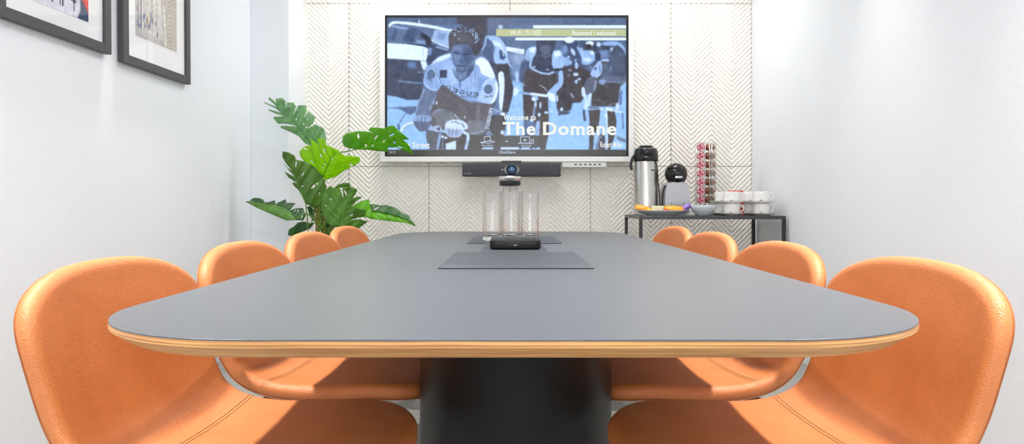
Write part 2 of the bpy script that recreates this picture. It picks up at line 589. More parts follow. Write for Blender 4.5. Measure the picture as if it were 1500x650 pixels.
# ------------------------------------------------------------------ the room
PILLAR_X1, PILLAR_Y = (423.5 - 748) * 4.36 / 1000, 4.36
struct(obj('floor', bx(-HALF - .1, HALF + .1, FRONT - .1, BACK + .15, -0.08, 0), M['floor']))
struct(obj('ceiling', bx(-HALF - .1, HALF + .1, FRONT - .1, BACK + .15, CEIL, CEIL + .08), M['ceiling']))
struct(obj('wall_left', bx(-HALF - .1, -HALF, FRONT - .1, BACK + .15, 0, CEIL), M['wall']))
struct(obj('wall_right', bx(HALF, HALF + .1, FRONT - .1, BACK + .15, 0, CEIL), M['wall']))
struct(obj('wall_back', bx(-HALF, HALF, BACK + .022, BACK + .15, 0, CEIL), M['grout']))
struct(obj('pillar', bx(-HALF, PILLAR_X1, PILLAR_Y, BACK + .022, 0, CEIL, 0.004, 2), M['wall']))
bm = bmesh.new()
for (a, b2, c, d) in ((-HALF, -1.3, 0, CEIL), (1.3, HALF, 0, CEIL), (-1.3, 1.3, 0, 0.75), (-1.3, 1.3, 2.25, CEIL)):
    box(bm, a, b2, FRONT - .1, FRONT, c, d)
struct(obj('wall_front', bm, mat('front_wall_grey', (0.22, 0.22, 0.225), 0.6)))
wf = bmesh.new()
for (a, b2, c, d) in ((-1.3, -1.24, .75, 2.25), (1.24, 1.3, .75, 2.25), (-1.24, 1.24, .75, .81), (-1.24, 1.24, 2.19, 2.25), (-.03, .03, .81, 2.19)):
    box(wf, a, b2, FRONT - .08, FRONT - .02, c, d)
win = struct(obj('window_1', wf, M['white_plastic']))
obj('pane', bx(-1.24, 1.24, FRONT - .055, FRONT - .05, .81, 2.19), M['pane'], win)

# chevron tiles on the back wall: 0.5546 m wide, real ridges
def chevron_wall():
    x0, x1 = (447 - 748) * BACK / 1000, HALF
    seams_px = [393, 511, 628.5, 747, 865, 983, 1102]
    seams = [(p - 748) * BACK / 1000 for p in seams_px]
    seams[-1] = HALF
    zh = [0, EYE - (481 - 297) * BACK / 1000, EYE - (243.5 - 297) * BACK / 1000, EYE - (5 - 297) * BACK / 1000, CEIL]
    pitch, dep, g = 0.0334, 0.0058, 0.0018
    prof = [(0.0, 0.0), (0.20, 0.0), (0.38, 0.75), (0.47, 1.0), (0.63, 1.0), (0.72, 0.75), (0.90, 0.0)]
    out = bmesh.new()
    for i in range(6):
        a, b2 = seams[i], seams[i + 1]
        for j in range(4):
            c, d = zh[j] + g, zh[j + 1] - g
            bm = bmesh.new()
            q = (b2 - a) / 4
            for s in range(4):
                xl, xr = a + s * q, a + (s + 1) * q
                dl, dr = (0.0, -q) if s % 2 == 0 else (-q, 0.0)
                n0 = int(math.floor(c / pitch)) - 1
                n1 = int(math.ceil((d + q) / pitch)) + 1
                prev = None
                for k in range(n0, n1):
                    for (u, hgt) in prof:
                        z = (k + u) * pitch
                        y = BACK + dep * (1 - hgt)
                        cur = (bm.verts.new((xl, y, z + dl)), bm.verts.new((xr, y, z + dr)))
                        if prev:
                            bm.faces.new((prev[0], prev[1], cur[1], cur[0]))
                        prev = cur
            bmesh.ops.remove_doubles(bm, verts=bm.verts, dist=1e-5)
            for co, no in (((0, 0, c), (0, 0, -1)), ((0, 0, d), (0, 0, 1)), ((max(a + g, x0), 0, 0), (-1, 0, 0)), ((b2 - g, 0, 0), (1, 0, 0))):
                bmesh.ops.bisect_plane(bm, geom=bm.verts[:] + bm.edges[:] + bm.faces[:], plane_co=co, plane_no=no, clear_outer=True)
            for f in bm.faces:
                f.normal_update()
                if f.normal.y > 0: f.normal_flip()
            me = bpy.data.meshes.new('t')
            bm.to_mesh(me); bm.free()
            out.from_mesh(me)
            bpy.data.meshes.remove(me)
    me = bpy.data.meshes.new('wall_back_tiles')
    out.to_mesh(me); out.free()
    return struct(link('wall_back_tiles', me, M['tile']))
chevron_wall()

# ------------------------------------------------------------------ table
TX, TN, TF, TH, TR, TOP = 0.004, 0.835, 3.98, 0.617, 0.28, 0.74
def rrect(inset, seg=14):
    r = TR - inset
    pts = []
    for cx, cy, a0 in ((TX + TH - TR, TN + TR, -90), (TX + TH - TR, TF - TR, 0), (TX - TH + TR, TF - TR, 90), (TX - TH + TR, TN + TR, 180)):
        for k in range(seg + 1):
            a = math.radians(a0 + 90 * k / seg)
            pts.append((cx + r * math.cos(a), cy + r * math.sin(a)))
    return pts

def loft(levels, cap0=True, cap1=True):
    bm = bmesh.new()
    rings = [[bm.verts.new((x, y, z)) for x, y in rrect(i)] for i, z in levels]
    N = len(rings[0])
    for a, b2 in zip(rings, rings[1:]):
        for k in range(N):
            bm.faces.new((a[k], a[(k + 1) % N], b2[(k + 1) % N], b2[k]))
    if cap0: bm.faces.new(rings[0][::-1])
    if cap1: bm.faces.new(rings[-1])
    return bm

table = thing('conference_table', 'long grey conference table with plywood edge on a black pedestal', 'table', (TX, (TN + TF) / 2, 0))
def under(o, root):
    o.parent = root
    o.matrix_parent_inverse = Matrix.Translation(root.location).inverted()
    return o
top = under(obj('tabletop', loft([(0.0, TOP - 0.0022), (0.0, TOP - 0.0006), (0.0008, TOP)], True, True), M['lino'], auto=30), table)
ply = under(obj('plywood_edge', loft([(0.030, TOP - 0.0275), (0.024, TOP - 0.0275), (0.0012, TOP - 0.0115), (0.0, TOP - 0.0105), (0.0, TOP - 0.0023)], True, True), M['ply'], auto=30), table)
ply['label'] = 'layered birch plywood edge bevelled underneath'
under(obj('underside', loft([(0.031, TOP - 0.0292), (0.031, TOP - 0.0277)], True, True), mat('black_backing_laminate', (0.025, 0.024, 0.023), 0.5)), table)
def drum(y):
    bm = bmesh.new()
    lathe(bm, [(0.0, 0.004), (0.36, 0.004), (0.36, 0.016), (0.34, 0.021), (0.27, 0.03), (0.252, 0.05), (0.243, 0.10), (0.2375, 0.2), (0.2365, 0.45), (0.238, TOP - 0.0293), (0, TOP - 0.0293)], 72, (0.012, y, 0))
    return bm
for y in (1.70, 3.1):
    under(obj('pedestal', drum(y), M['pedestal'], auto=35), table)

# mats on the table
def desk_mat(x0, x1, y0, y1, label, z=TOP, group='dark grey mats on the table'):
    bm = bx(x0, x1, y0, y1, z + 0.0004, z + 0.0034, 0.0012, 2)
    return tag(obj('table_mat', bm, M['mat'], auto=40), label, 'mat', group)
desk_mat(-0.184, 0.211, 1.722, 2.285, 'dark grey leather table mat nearest the camera, in front of the black box')
desk_mat(-0.178, 0.209, 2.785, 3.36, 'dark grey leather table mat under the glasses at the far side')
desk_mat(-0.103, 0.125, 2.292, 2.778, 'narrow dark grey mat strip lying under the black conference box')

# ------------------------------------------------------------------ chairs
def make_chair():
    root = thing('dining_chair', '', 'chair', (0, 0, 0), 0, 'tan leather chairs around the conference table')
    ctrl = [(.322, .392), (.320, .414), (.305, .429), (.265, .436), (.19, .437), (.10, .430), (0, .424), (-.08, .424), (-.145, .440), (-.195, .478), (-.225, .535), (-.247, .62), (-.262, .695), (-.270, .755), (-.273, .797)]
    dense = catmull([(d, h, 0) for d, h in ctrl], 14)
    D = np.array([(p.x, p.y) for p in dense])
    sl = np.concatenate([[0], np.cumsum(np.hypot(*np.diff(D, axis=0).T))])
    L = sl[-1]
    tan = np.gradient(D, sl, axis=0)
    tan /= np.hypot(*tan.T)[:, None]
    def prof(a):
        d = np.interp(a, sl, D[:, 0]); h = np.interp(a, sl, D[:, 1])
        tx = np.interp(a, sl, tan[:, 0]); th = np.interp(a, sl, tan[:, 1])
        q = np.hypot(tx, th)
        return d, h, th / q, -tx / q
    # half width along the unrolled sheet
    wk_a = np.array([0, .06, .16, .30, .42, .52, .62, .74, .84, 2.0])
    wk_w = np.array([.235, .240, .245, .247, .245, .246, .251, .262, .270, .272])
    kk_a = np.array([0, .15, .35, .47, .58, .75, .9, L])
    kk_k = np.array([-.004, .004, .010, .028, .040, .034, .022, .014])
    A0, A1, n0, n1 = 0.15, 0.140, 2.5, 2.5
    def half(a):
        w = np.interp(a, wk_a, wk_w)
        if a < A0: w = w * max(0, 1 - ((A0 - a) / A0) ** n0) ** (1 / n0)
        if a > L - A1: w = w * max(0, 1 - ((a - L + A1) / A1) ** n1) ** (1 / n1)
        return w
    th = np.linspace(0, math.pi, 75)
    aa = L / 2 - L / 2 * np.cos(th)
    aa = np.sort(np.concatenate([aa, [0.0015, 0.004, 0.008, L - .0015, L - .004, L - .008]]))
    up = [(a, half(a)) for a in aa]
    out = up + [(a, -w) for a, w in reversed(up) if w > 1e-6]
    # resample the outline evenly and relax it
    O = np.array(out)
    def resample(O, n):
        Q = np.vstack([O, O[:1]])
        s = np.concatenate([[0], np.cumsum(np.hypot(*np.diff(Q, axis=0).T))])
        t = np.linspace(0, s[-1], n, endpoint=False)
        return np.stack([np.interp(t, s, Q[:, 0]), np.interp(t, s, Q[:, 1])], 1)
    O = resample(O, 190)
    for _ in range(2):
        O = (np.roll(O, 1, 0) + 2 * O + np.roll(O, -1, 0)) / 4
    def inset(e):
        T = np.roll(O, -1, 0) - np.roll(O, 1, 0)
        T /= np.hypot(*T.T)[:, None]
        N = np.stack([-T[:, 1], T[:, 0]], 1)
        if not in_poly((O + N * 0.01)[:1], O.tolist())[0]: N = -N
        return O + N * e
    R, HT = 0.024, 0.0215
    ringe = [0.0012, 0.0035, 0.007, 0.012, 0.018, 0.024]
    inter = [p for e in ringe for p in inset(e).tolist()]
    g = 0.017
    gx, gy = np.meshgrid(np.arange(0, L, g), np.arange(-.3, .3, g))
    G = np.stack([gx.ravel() + 0.0007, gy.ravel() + 0.0004], 1)
    G = G[in_poly(G, O.tolist())]
    G = G[seg_dist(G, O) > 0.032]
    inter += G.tolist()
    P, F = cdt(O.tolist(), [], inter)
    e = seg_dist(P, O)
    T = HT * np.sqrt(np.clip(1 - (1 - np.minimum(e / R, 1)) ** 2, 0, 1))
    rim = e < 1e-5
    def surf(P, off):
        d, h, nd, nh = prof(P[:, 0])
        k = np.interp(P[:, 0], kk_a, kk_k) * (np.abs(P[:, 1]) / .26) ** 2.2
        o = k + off
        return np.stack([d + nd * o, P[:, 1], h + nh * o], 1)
    Vf, Vb = surf(P, T), surf(P, -T)
    n = len(P)
    bmap = np.where(rim, np.arange(n), np.arange(n) + n)
    faces = F.tolist() + [[int(bmap[t]) for t in f[::-1]] for f in F]
    me = bpy.data.meshes.new('seat_shell')
    me.from_pydata(np.vstack([Vf, Vb]).tolist(), [], faces)
    bm = bmesh.new(); bm.from_mesh(me)
    bmesh.ops.delete(bm, geom=[v for v in bm.verts if not v.link_faces], context='VERTS')
    bpy.data.meshes.remove(me)
    shell = obj('seat_shell', bm, M['leather'], root, smooth=True)
    # stitched seam across the rear of the seat
    bm = bmesh.new()
    a_s = float(np.interp(-0.09, -D[:, 0][::1], sl)) if False else float(sl[np.argmin(np.abs(D[:, 0] + 0.085) + (D[:, 1] > .5) * 9)])
    for da in (-0.0045, 0.0045):
        ys = np.linspace(-half(a_s) + .004, half(a_s) - .004, 44)
        q = np.stack([np.full(len(ys), a_s + da), ys], 1)
        eq = np.array([half(a_s) - abs(y) for y in ys])
        off = HT * np.sqrt(np.clip(1 - (1 - np.minimum(eq / R, 1)) ** 2, 0, 1)) + 0.0002
        tube(bm, [tuple(p) for p in surf(q, off)], 0.0011, 6)
    obj('stitched_seam', bm, M['stitch'], shell, smooth=True)
    bm = bmesh.new()
    tube(bm, [tuple(p) for p in surf(inset(0.0045), np.full(len(O), -HT * 0.64))], 0.0014, 6, closed=True)
    obj('piping', bm, M['piping'], shell, smooth=True)
    # tube base
    bm = bx(-.10, .14, -.09, .09, .392, .402, .003)
    obj('mounting_plate', bm, M['black_metal'], root)
    for sx_ in (1, -1):
        for sy_ in (1, -1):
            bm = bmesh.new()
            tube(bm, catmull([(0.02 + .10 * sx_, .075 * sy_, .388), (.02 + .155 * sx_, .14 * sy_, .384), (.02 + .19 * sx_, .185 * sy_, .36), (.02 + .20 * sx_, .20 * sy_, .30), (.02 + .235 * sx_, .235 * sy_, .0)], 6), .0095, 12)
            obj('leg', bm, M['black_metal'], root, smooth=True)
    return root

chair0 = make_chair()
CG = 'tan leather chairs around the conference table'
ang = 5
seats = [
    (-0.540, 1.345, -ang, 'tan leather chair at the near left corner of the table, largest on the left'),
    (-0.508, 1.930, -ang, 'tan leather chair on the left, second from the camera'),
    (-0.509, 2.59, -ang, 'tan leather chair on the left, third from the camera, before the plant stem'),
    (-0.526, 3.24, -ang, 'tan leather chair on the left, farthest, beneath the right hand leaves'),
    (0.548, 1.34, 180 + ang, 'tan leather chair at the near right corner of the table, largest on the right'),
    (0.511, 1.925, 180 + ang, 'tan leather chair on the right, second from the camera'),
    (0.509, 2.58, 180 + ang, 'tan leather chair on the right, third from the camera'),
    (0.523, 3.22, 180 + ang, 'tan leather chair on the right, farthest, before the black side table'),
]
for i, (x, y, r, lab) in enumerate(seats):
    if i == 0:
        chair0.location = (x, y, 0); chair0.rotation_euler = (0, 0, math.radians(r)); chair0['label'] = lab
    else:
        dup(chair0, (x, y, 0), math.radians(r), lab, CG)

# ------------------------------------------------------------------ television
TVY = 4.58
def sc(px, py, y=TVY):
    return at(px, py, y)
K = TVY / 1000
def paint_screen():  # lower darks painted paler and warmer: the room's reflection washed over the screen
    c = Canvas(566, 25, 918, 229, 2, (112, 132, 168))
    P, V, E, L = c.poly, c.curve, c.ell, c.line
    WH, LT, RD = (220, 238, 255), (170, 200, 242), (158, 197, 246)
    DT, DB, MD = (74, 84, 112), (86, 85, 92), (110, 128, 162)
    # backdrop and road
    P([(566, 25), (918, 25), (918, 36), (566, 36)], (104, 120, 150), 1.5)
    P([(735, 56), (918, 56), (918, 120), (735, 120)], (104, 122, 156), 2)
    P([(735, 120), (918, 112), (918, 229), (735, 229)], RD, 3)
    P([(566, 139), (581, 141.5), (597, 146), (620, 145), (660, 150), (660, 229), (566, 229)], RD, .8)
    # ---- car on the left
    P([(566, 38), (640, 42), (657, 60), (640, 70), (621, 68), (566, 62)], (112, 130, 164), 1)
    L([(575, 38.3), (598.5, 42.3)], 2.4, (164, 188, 226), .7)
    L([(580, 43.5), (576, 58)], 4, (88, 102, 134), 1)
    P([(599.5, 40), (612, 42), (606, 62), (590, 61), (593, 50)], (90, 104, 136), 1.3)
    P([(612, 44), (618, 45), (622, 62), (608, 62)], (100, 116, 148), 1.2)
    P([(611, 58), (624, 60), (623, 65), (609, 63)], (140, 162, 200), 1)
    P([(597, 63.5), (626, 66), (626, 69), (599, 66)], (66, 80, 114), .6)
    V([(569, 37), (575, 31.3), (591, 31.5), (612.4, 33.8), (639.4, 38.2), (655, 42), (668, 44), (668, 49), (654, 47), (639.4, 42.7), (612.4, 38.2), (592, 35.8), (577, 35.2), (571, 39.4)], WH, .5)
    L([(614, 29.5), (614, 34)], 2.4, (196, 218, 246), .5)
    P([(637, 44), (668, 46), (664, 54), (656.5, 70), (645, 66), (632, 58)], (168, 192, 230), .8)
    P([(643, 48), (654, 49), (650, 60), (640, 56)], (140, 164, 208), 1.2)
    L([(632, 58.5), (645, 65.5), (657, 70)], 2.2, (204, 224, 250), .6)
    P([(626, 64), (640, 66), (658, 72), (658, 80), (644, 82), (634, 92), (626, 96), (624, 84)], (84, 94, 122), .9)
    L([(639, 68.5), (656, 73)], 2.6, (150, 176, 218), .6)
    V([(616.8, 48), (622, 49.6), (628.6, 54), (632, 61), (630.5, 68), (625.5, 66), (622, 58), (617, 54)], (76, 78, 94), .6)
    P([(627, 70), (633, 70), (632, 80), (627, 82)], (136, 160, 202), 1)
    P([(566, 62.8), (599.5, 65), (621, 68.3), (627, 71.5), (626, 82), (624, 88.7), (616.7, 88.7), (566, 85.5)], (222, 240, 255), .5)
    L([(620.5, 69), (620.5, 87)], .7, (176, 204, 244), .4)
    P([(566, 85.8), (616, 89), (622, 100), (621, 122), (616, 146), (597, 146), (581, 141.5), (566, 139)], (92, 98, 118), .6)
    P([(596, 91), (610, 91), (609, 100), (597, 99)], (114, 142, 186), 1.6)
    P([(580, 96), (592, 97), (588, 112), (580, 110)], (84, 92, 116), 1.5)
    L([(612, 105.5), (623, 106)], 1.6, (136, 156, 190), .7)
    P([(615.7, 89), (624, 89), (626, 96), (621, 104), (618, 98)], (214, 236, 255), .7)
    L([(583.4, 118.4), (600, 120.5), (618, 122)], 2, (132, 160, 200), .8)
    V([(566, 158), (591, 156.5), (612, 156), (612, 161), (600, 168), (586, 160)], (106, 122, 156), .8)
    # ---- head of the second rider, dark above the leader
    P([(669, 25), (714, 25), (714.5, 48), (708.6, 55), (706, 74), (700, 60), (690, 40), (669, 34)], (90, 90, 104), .7)
    P([(714, 25), (745, 25), (745, 42), (727, 42), (727, 54), (714, 52)], (108, 122, 152), 1.2)
    E(733, 39.5, 3.6, 3, (190, 212, 240), .8)
    # ---- crowd at the right
    P([(824, 59), (846, 59), (850, 98), (824, 98)], (84, 96, 126), 1.2)
    E(834, 58.5, 7, 4.8, WH, .7); E(827, 73, 4.5, 7, (130, 156, 200), 1)
    E(839.5, 76, 2.6, 6, (186, 212, 246), .8, rot=-.5); E(833, 83.5, 2, 2, LT, .6)
    V([(822, 83), (830, 84), (838, 90.5), (835, 95), (824, 97), (820, 90)], (156, 186, 230), .8)
    E(843, 88.5, 1.5, 2.6, (150, 178, 220), .7)
    P([(850, 59), (884, 59), (884, 96), (850, 100)], (92, 104, 134), 1.4)
    V([(845.5, 68), (855, 73.5), (867, 74.6), (871.4, 80), (870.3, 89.7), (859.5, 95), (852, 93), (852, 84.3), (846.6, 73.5)], (156, 188, 232), .7)
    E(860, 87.5, 6.5, 3, (206, 228, 252), .9); E(867.4, 77, 3, 2.6, WH, .7, rot=.6); L([(852, 70), (853, 82), (858, 88)], 1.6, (190, 214, 246), .5)
    E(864, 64, 6, 4, WH, .8); E(861.7, 68.5, 5.6, 4, (80, 76, 88), .7); E(871.4, 70, 3.4, 6, (80, 84, 106), .8); E(877, 65, 3.4, 3.4, (194, 216, 246), .8)
    V([(880, 64), (893, 60.5), (906, 62), (915, 70), (917, 84), (912, 76), (903, 67), (888, 67)], (158, 188, 234), .8)
    P([(882, 67), (893, 67), (895, 73), (883, 73)], (82, 86, 106), .8)
    P([(878, 74), (890, 74), (890, 85), (880, 85)], (126, 148, 188), .9)
    E(896, 72.5, 1.8, 2.6, WH, .6); E(876, 82.5, 4, 5, (74, 82, 106), .8); E(886.5, 88.8, 6.5, 2.6, (176, 204, 244), .6)
    V([(820, 100), (832, 97), (850, 98), (866, 108), (866, 128), (858, 140), (848, 152), (838, 163), (826, 168), (816, 160), (816, 120)], (88, 85, 94), .9)
    for (x, y, rx, ry, col) in ((844.5, 96, 2.6, 5, (176, 202, 240)), (834.8, 102.6, 3, 2.2, (132, 140, 158)), (843.4, 109, 4, 2.6, (196, 216, 244)), (848.8, 116, 2.6, 2.2, (180, 204, 238)), (845.5, 119.5, 3.8, 3, (176, 202, 238)), (833, 110.5, 2.4, 1.4, (128, 136, 154)), (865, 99, 2.2, 3.4, (122, 140, 166))):
        E(x, y, rx, ry, col, .6)
    L([(836.5, 137), (840, 143)], 2.4, (156, 172, 200), .6)
    P([(846, 118), (853, 116), (852, 150), (842, 150)], (94, 90, 94), .8)
    P([(806, 169), (824, 160), (838, 151), (853, 150), (856, 229), (800, 229)], RD, .6)
    P([(818, 160), (836, 164), (833, 167), (818, 169)], (92, 100, 122), .8)
    P([(820, 140), (840, 146), (836, 162), (824, 163)], (84, 82, 90), .8)
    # ---- second rider
    P([(712, 55), (722, 60), (723, 94), (712, 84), (704.5, 76)], (94, 110, 146), .6)
    V([(713, 53), (726, 52.6), (736, 60), (743, 74), (744.5, 88), (740, 94), (728, 94), (723, 84), (725, 70), (721, 62)], (166, 196, 238), .6)
    P([(722, 58), (735, 64), (733, 70), (723, 66)], (204, 224, 250), .7)
    L([(712.6, 54), (711, 64), (706.5, 73.5)], 1.6, (186, 210, 244), .5)
    P([(731, 74), (737, 72), (741, 84), (737, 88), (732, 86)], (80, 98, 140), .5)
    L([(735, 70), (738, 82)], 1.1, WH, .4); L([(733, 66), (741, 80)], 1.1, WH, .4)
    L([(743, 86), (746, 94), (751, 100.5)], 1.8, (200, 222, 250), .5)
    P([(724, 94), (744, 93), (747, 108), (752, 128), (751, 140), (744.8, 163.7), (734, 170), (732, 140), (728, 112)], (84, 84, 96), .6)
    P([(712, 88), (724, 92), (728, 112), (726, 150), (716, 168), (714, 150)], (88, 90, 104), .8)
    V([(730, 108), (737, 106), (739, 124), (737, 150), (734, 164), (731, 150), (731, 128)], (214, 234, 255), .6)
    L([(724, 163), (736, 166), (746, 170)], 4.4, (128, 148, 186), .7)
    L([(722, 160), (733, 164)], 1.6, (170, 190, 222), .5)
    P([(688, 172), (734, 168), (744, 172), (738, 200), (690, 229)], (92, 91, 96), .8)
    E(736.5, 167, 3.4, 2.2, WH, .5); E(736, 194, 2.8, 3.2, (196, 216, 246), .6)
    P([(741, 172), (746, 163.7), (750, 147.5), (760, 135.7), (766, 138), (767, 199), (742, 199)], RD, .6)
    E(750, 155.5, 1.6, 1.2, (120, 140, 180), .5)
    # ---- light streak and glow between the riders
    P([(744, 78), (770, 82), (764, 112), (752, 112)], (128, 150, 190), 1.6)
    P([(741.5, 68), (768.5, 72.5), (767.4, 80), (741.5, 74)], (222, 238, 255), .5)
    E(759, 84, 7, 12, (172, 190, 220), 4, .7)
    E(757.4, 112, 2.4, 9, (178, 206, 246), .8); L([(766, 112), (765, 134)], 3.6, (150, 182, 228), .7)
    # ---- third rider
    V([(766, 88.6), (776, 90), (777, 103), (770, 116), (764, 122), (761, 112), (762, 100)], (92, 106, 138), .7)
    P([(767.4, 112), (772, 100), (780, 104), (812, 106), (817, 112), (816, 121), (803, 134), (804, 199), (768, 199), (766, 139)], (90, 86, 92), .6)
    P([(785, 68), (810, 76), (810, 106), (790, 106), (778, 100)], (78, 84, 106), .6)
    V([(772.8, 71.4), (784.6, 68), (785, 78), (779.6, 87.5), (778, 99.4), (775.6, 98), (775.6, 86), (769.5, 84)], (166, 194, 234), .5)
    P([(775, 71), (784.4, 69), (784, 76), (778, 78)], WH, .7)
    V([(769, 82.6), (774, 81), (777, 88), (772, 89)], (150, 178, 220), .5)
    V([(788, 58), (813.7, 58), (812.6, 68), (808.3, 79), (798.6, 87), (790, 79), (786.8, 68)], (80, 86, 108), .6)
    V([(792, 68), (806, 67), (806, 76), (799, 82), (793, 76)], (104, 114, 140), 1)
    L([(793, 80), (799, 85), (806, 80)], 1, (124, 138, 168), .5)
    L([(777, 98), (784, 103), (793, 107), (804, 108.4), (811, 105.6)], 2.8, (170, 194, 230), .5)
    E(782.5, 98, 2, 1.3, (176, 198, 230), .5); E(802, 102, 2.4, 1.2, (150, 170, 204), .5)
    V([(810.5, 75.7), (820, 73.6), (824, 80), (824.4, 99.4), (811.5, 100.5), (808.3, 89.7)], (164, 194, 236), .5)
    P([(811, 76), (820, 74.6), (822, 80), (814, 85)], WH, .8)
    P([(811, 100.5), (824, 99.6), (824, 103.6), (811, 104)], (76, 76, 88), .5)
    V([(818, 106), (824, 103.7), (825, 120), (820, 130), (809, 137), (803, 135), (812, 127), (818, 119)], (162, 192, 238), .6)
    L([(760, 135), (779, 138)], 3.6, (150, 180, 222), .5)
    L([(778, 137.4), (801, 140.4)], 4, (212, 232, 255), .5)
    L([(765, 125), (771, 125)], 1.4, (150, 174, 212), .5); L([(791, 125), (798.6, 129), (801, 133.5)], 1, (190, 210, 238), .4)
    E(783.5, 144, 5.2, 4.6, (160, 186, 224), .6); E(782, 145, 2.4, 2.6, WH, .5)
    V([(801.8, 135.7), (811.5, 137.8), (813.7, 144.3), (810.4, 149.7), (803, 143.2)], (214, 232, 252), .5)
    V([(753, 129), (757, 127.6), (759.5, 133), (756, 139.6), (752.4, 140)], (210, 230, 252), .5)
    L([(784.8, 149), (781, 172)], 3, (150, 176, 214), .6); L([(786, 150), (783, 165)], 1.2, (96, 104, 128), .4)
    P([(768, 176), (782, 176), (786, 199), (767, 199)], (104, 124, 164), .9)
    P([(785, 178), (791.4, 176), (791.4, 199), (784, 199)], (156, 186, 228), .6)
    for (x, y, rx, ry) in ((791.6, 154, 1.4, 5), (784.6, 153, 1.5, 4), (790, 168, 2.4, 2.8), (800, 165.3, 3, 2.6), (807.7, 162.6, 2, 2.4), (816.3, 144.3, 1.4, 5), (822.8, 160, 2.2, 2.8), (779, 176, 3, 2.4)):
        E(x, y, rx, ry, (190, 214, 246), .5)
    L([(804.4, 148), (804, 163)], 2.2, (150, 180, 222), .5)
    P([(792, 165), (804, 167), (803, 199), (799, 219), (788, 219), (790, 199)], (96, 91, 92), .6)
    # ---- leader: legs, torso
    V([(640, 126), (656, 130), (672, 140), (690, 149), (716, 152), (722, 152), (720, 164), (714, 190), (704, 198), (684, 196), (660, 190), (640, 190), (628, 176), (632, 156)], (112, 110, 117), .6)
    P([(682, 176), (714, 174), (712, 192), (690, 198)], (114, 113, 120), .8)
    P([(698, 153), (704, 152), (703, 176), (697, 178)], (126, 128, 138), 1)
    P([(624, 190), (645, 192), (640, 219), (628.6, 219), (624, 201)], (108, 112, 122), .6)
    P([(645, 194), (690, 196), (690, 219), (640, 219)], (96, 93, 96), .7)
    V([(634, 168), (640, 162), (650, 160), (662, 164), (668, 172), (660, 184), (645, 184)], (126, 130, 142), .8)
    L([(632, 170), (637, 163), (648, 159.6)], 1.6, (156, 172, 200), .8)
    V([(684, 180), (694, 176), (710, 178), (714, 184), (708, 192), (692, 196), (684, 190)], (128, 132, 146), .9)
    L([(686, 195.6), (698, 195.2), (710, 191)], 1.4, (160, 176, 204), .6)
    # ---- leader: arms
    V([(621, 126.5), (632, 133), (640, 134), (638, 146), (631, 160), (629, 172), (610, 172), (610, 158), (617, 140)], (120, 134, 164), .6)
    L([(621.5, 130), (618, 140), (612, 153), (609.5, 164)], 1.4, (166, 188, 224), .6)
    E(634.5, 150, 2.2, 3.4, (150, 168, 196), .8, rot=.3); E(639.6, 150.6, 1.1, 2.6, (220, 232, 248), .5, rot=.5); E(631, 157, 2, 3, (146, 162, 190), .8, rot=.3)
    # ---- jersey
    V([(634, 91), (642, 84), (655, 78.5), (662, 80), (666, 92), (676, 104), (690, 94), (703, 83), (714, 88), (722, 102), (728, 120), (729.6, 131), (727, 143), (722, 151), (714, 151.7), (704, 149), (697.8, 149.6), (686, 149), (672, 141.5), (658, 131.8), (648, 123.6), (642, 132), (633, 132.6), (623, 126.5), (620, 119), (624, 103)], (152, 180, 226), .5)
    P([(640, 86), (658, 78.6), (661, 82), (650, 88), (640, 92)], (212, 230, 252), .9)
    L([(634, 92), (645, 84.5), (659, 79.5)], 2.2, WH, .7)
    P([(648, 92), (660, 88), (664, 98), (656, 122), (650, 118), (652, 104)], (164, 192, 236), 1.2)
    P([(656, 100), (662, 100), (668, 112), (672, 124), (660, 124)], (172, 198, 240), .9)
    P([(676, 120), (690, 110), (700, 112), (702, 130), (690, 134), (677, 130)], (160, 186, 230), 1.2)
    L([(695.8, 100), (696.2, 126)], .9, (112, 138, 184), .6)
    L([(690, 104), (691, 124)], 2, (142, 168, 212), 1)
    V([(695.7, 92), (703, 84.5), (714, 89), (721, 102), (724.7, 111.4), (722.5, 115), (714, 112), (706, 108), (702, 98)], (226, 240, 255), .7)
    P([(700, 112), (712, 116), (708, 126), (702, 134), (698, 126)], (136, 164, 212), 1.2)
    V([(708.6, 121), (722, 115.6), (728, 120), (729.6, 131), (727.6, 142), (722.6, 151), (714, 151.5), (700, 147), (704, 136)], (176, 202, 242), .6)
    L([(710, 119.5), (722, 114.5)], 1.4, (214, 232, 255), .5)
    L([(726.4, 121), (727.8, 131), (725.6, 142), (720.6, 149.6)], 3.2, (226, 240, 255), .7)
    V([(624, 101), (631, 95), (637, 102), (642, 113), (646, 122), (639, 133), (631, 132), (623, 126.5), (620.6, 119)], (148, 176, 222), .5)
    L([(636.4, 98), (640, 110), (646, 121.5)], 1.3, (104, 124, 160), .4); L([(634.8, 97), (638.4, 109), (643.6, 120)], 1.2, (196, 218, 248), .5)
    L([(622, 120), (626, 127), (633, 131), (640, 131)], 1.6, (182, 206, 242), .6)
    E(631.8, 109, 5.6, 6.6, (92, 108, 142), .35); E(631.8, 109, 4.5, 5.6, (112, 128, 160), .35)
    P([(644.2, 102.6), (655.2, 102.6), (654.4, 114), (644, 114)], (84, 92, 116), .35)
    E(715.3, 130.7, 6.2, 6.8, (92, 108, 142), .35); E(715.3, 130.7, 5.2, 5.8, (112, 128, 158), .35)
    L([(650, 124), (660, 132), (673, 141), (686, 148.4), (698, 149)], 1.2, (112, 124, 150), .5)
    L([(651, 123), (661, 130.4), (674, 139)], 1.0, (196, 214, 240), .4)
    # ---- head and neck
    V([(662, 84), (668, 96), (667, 108), (674, 119), (686, 111.6), (693, 99), (694, 88)], (122, 142, 178), .5)
    P([(686, 98), (693.4, 94), (693, 103), (687, 110), (682, 112)], (92, 104, 134), .7)
    L([(663.4, 101), (666.6, 111.4), (674, 119), (674, 128.6)], 1.2, (90, 104, 134), .4); L([(674, 119), (687, 111.4), (694.6, 97.4)], 1.2, (84, 98, 128), .4)
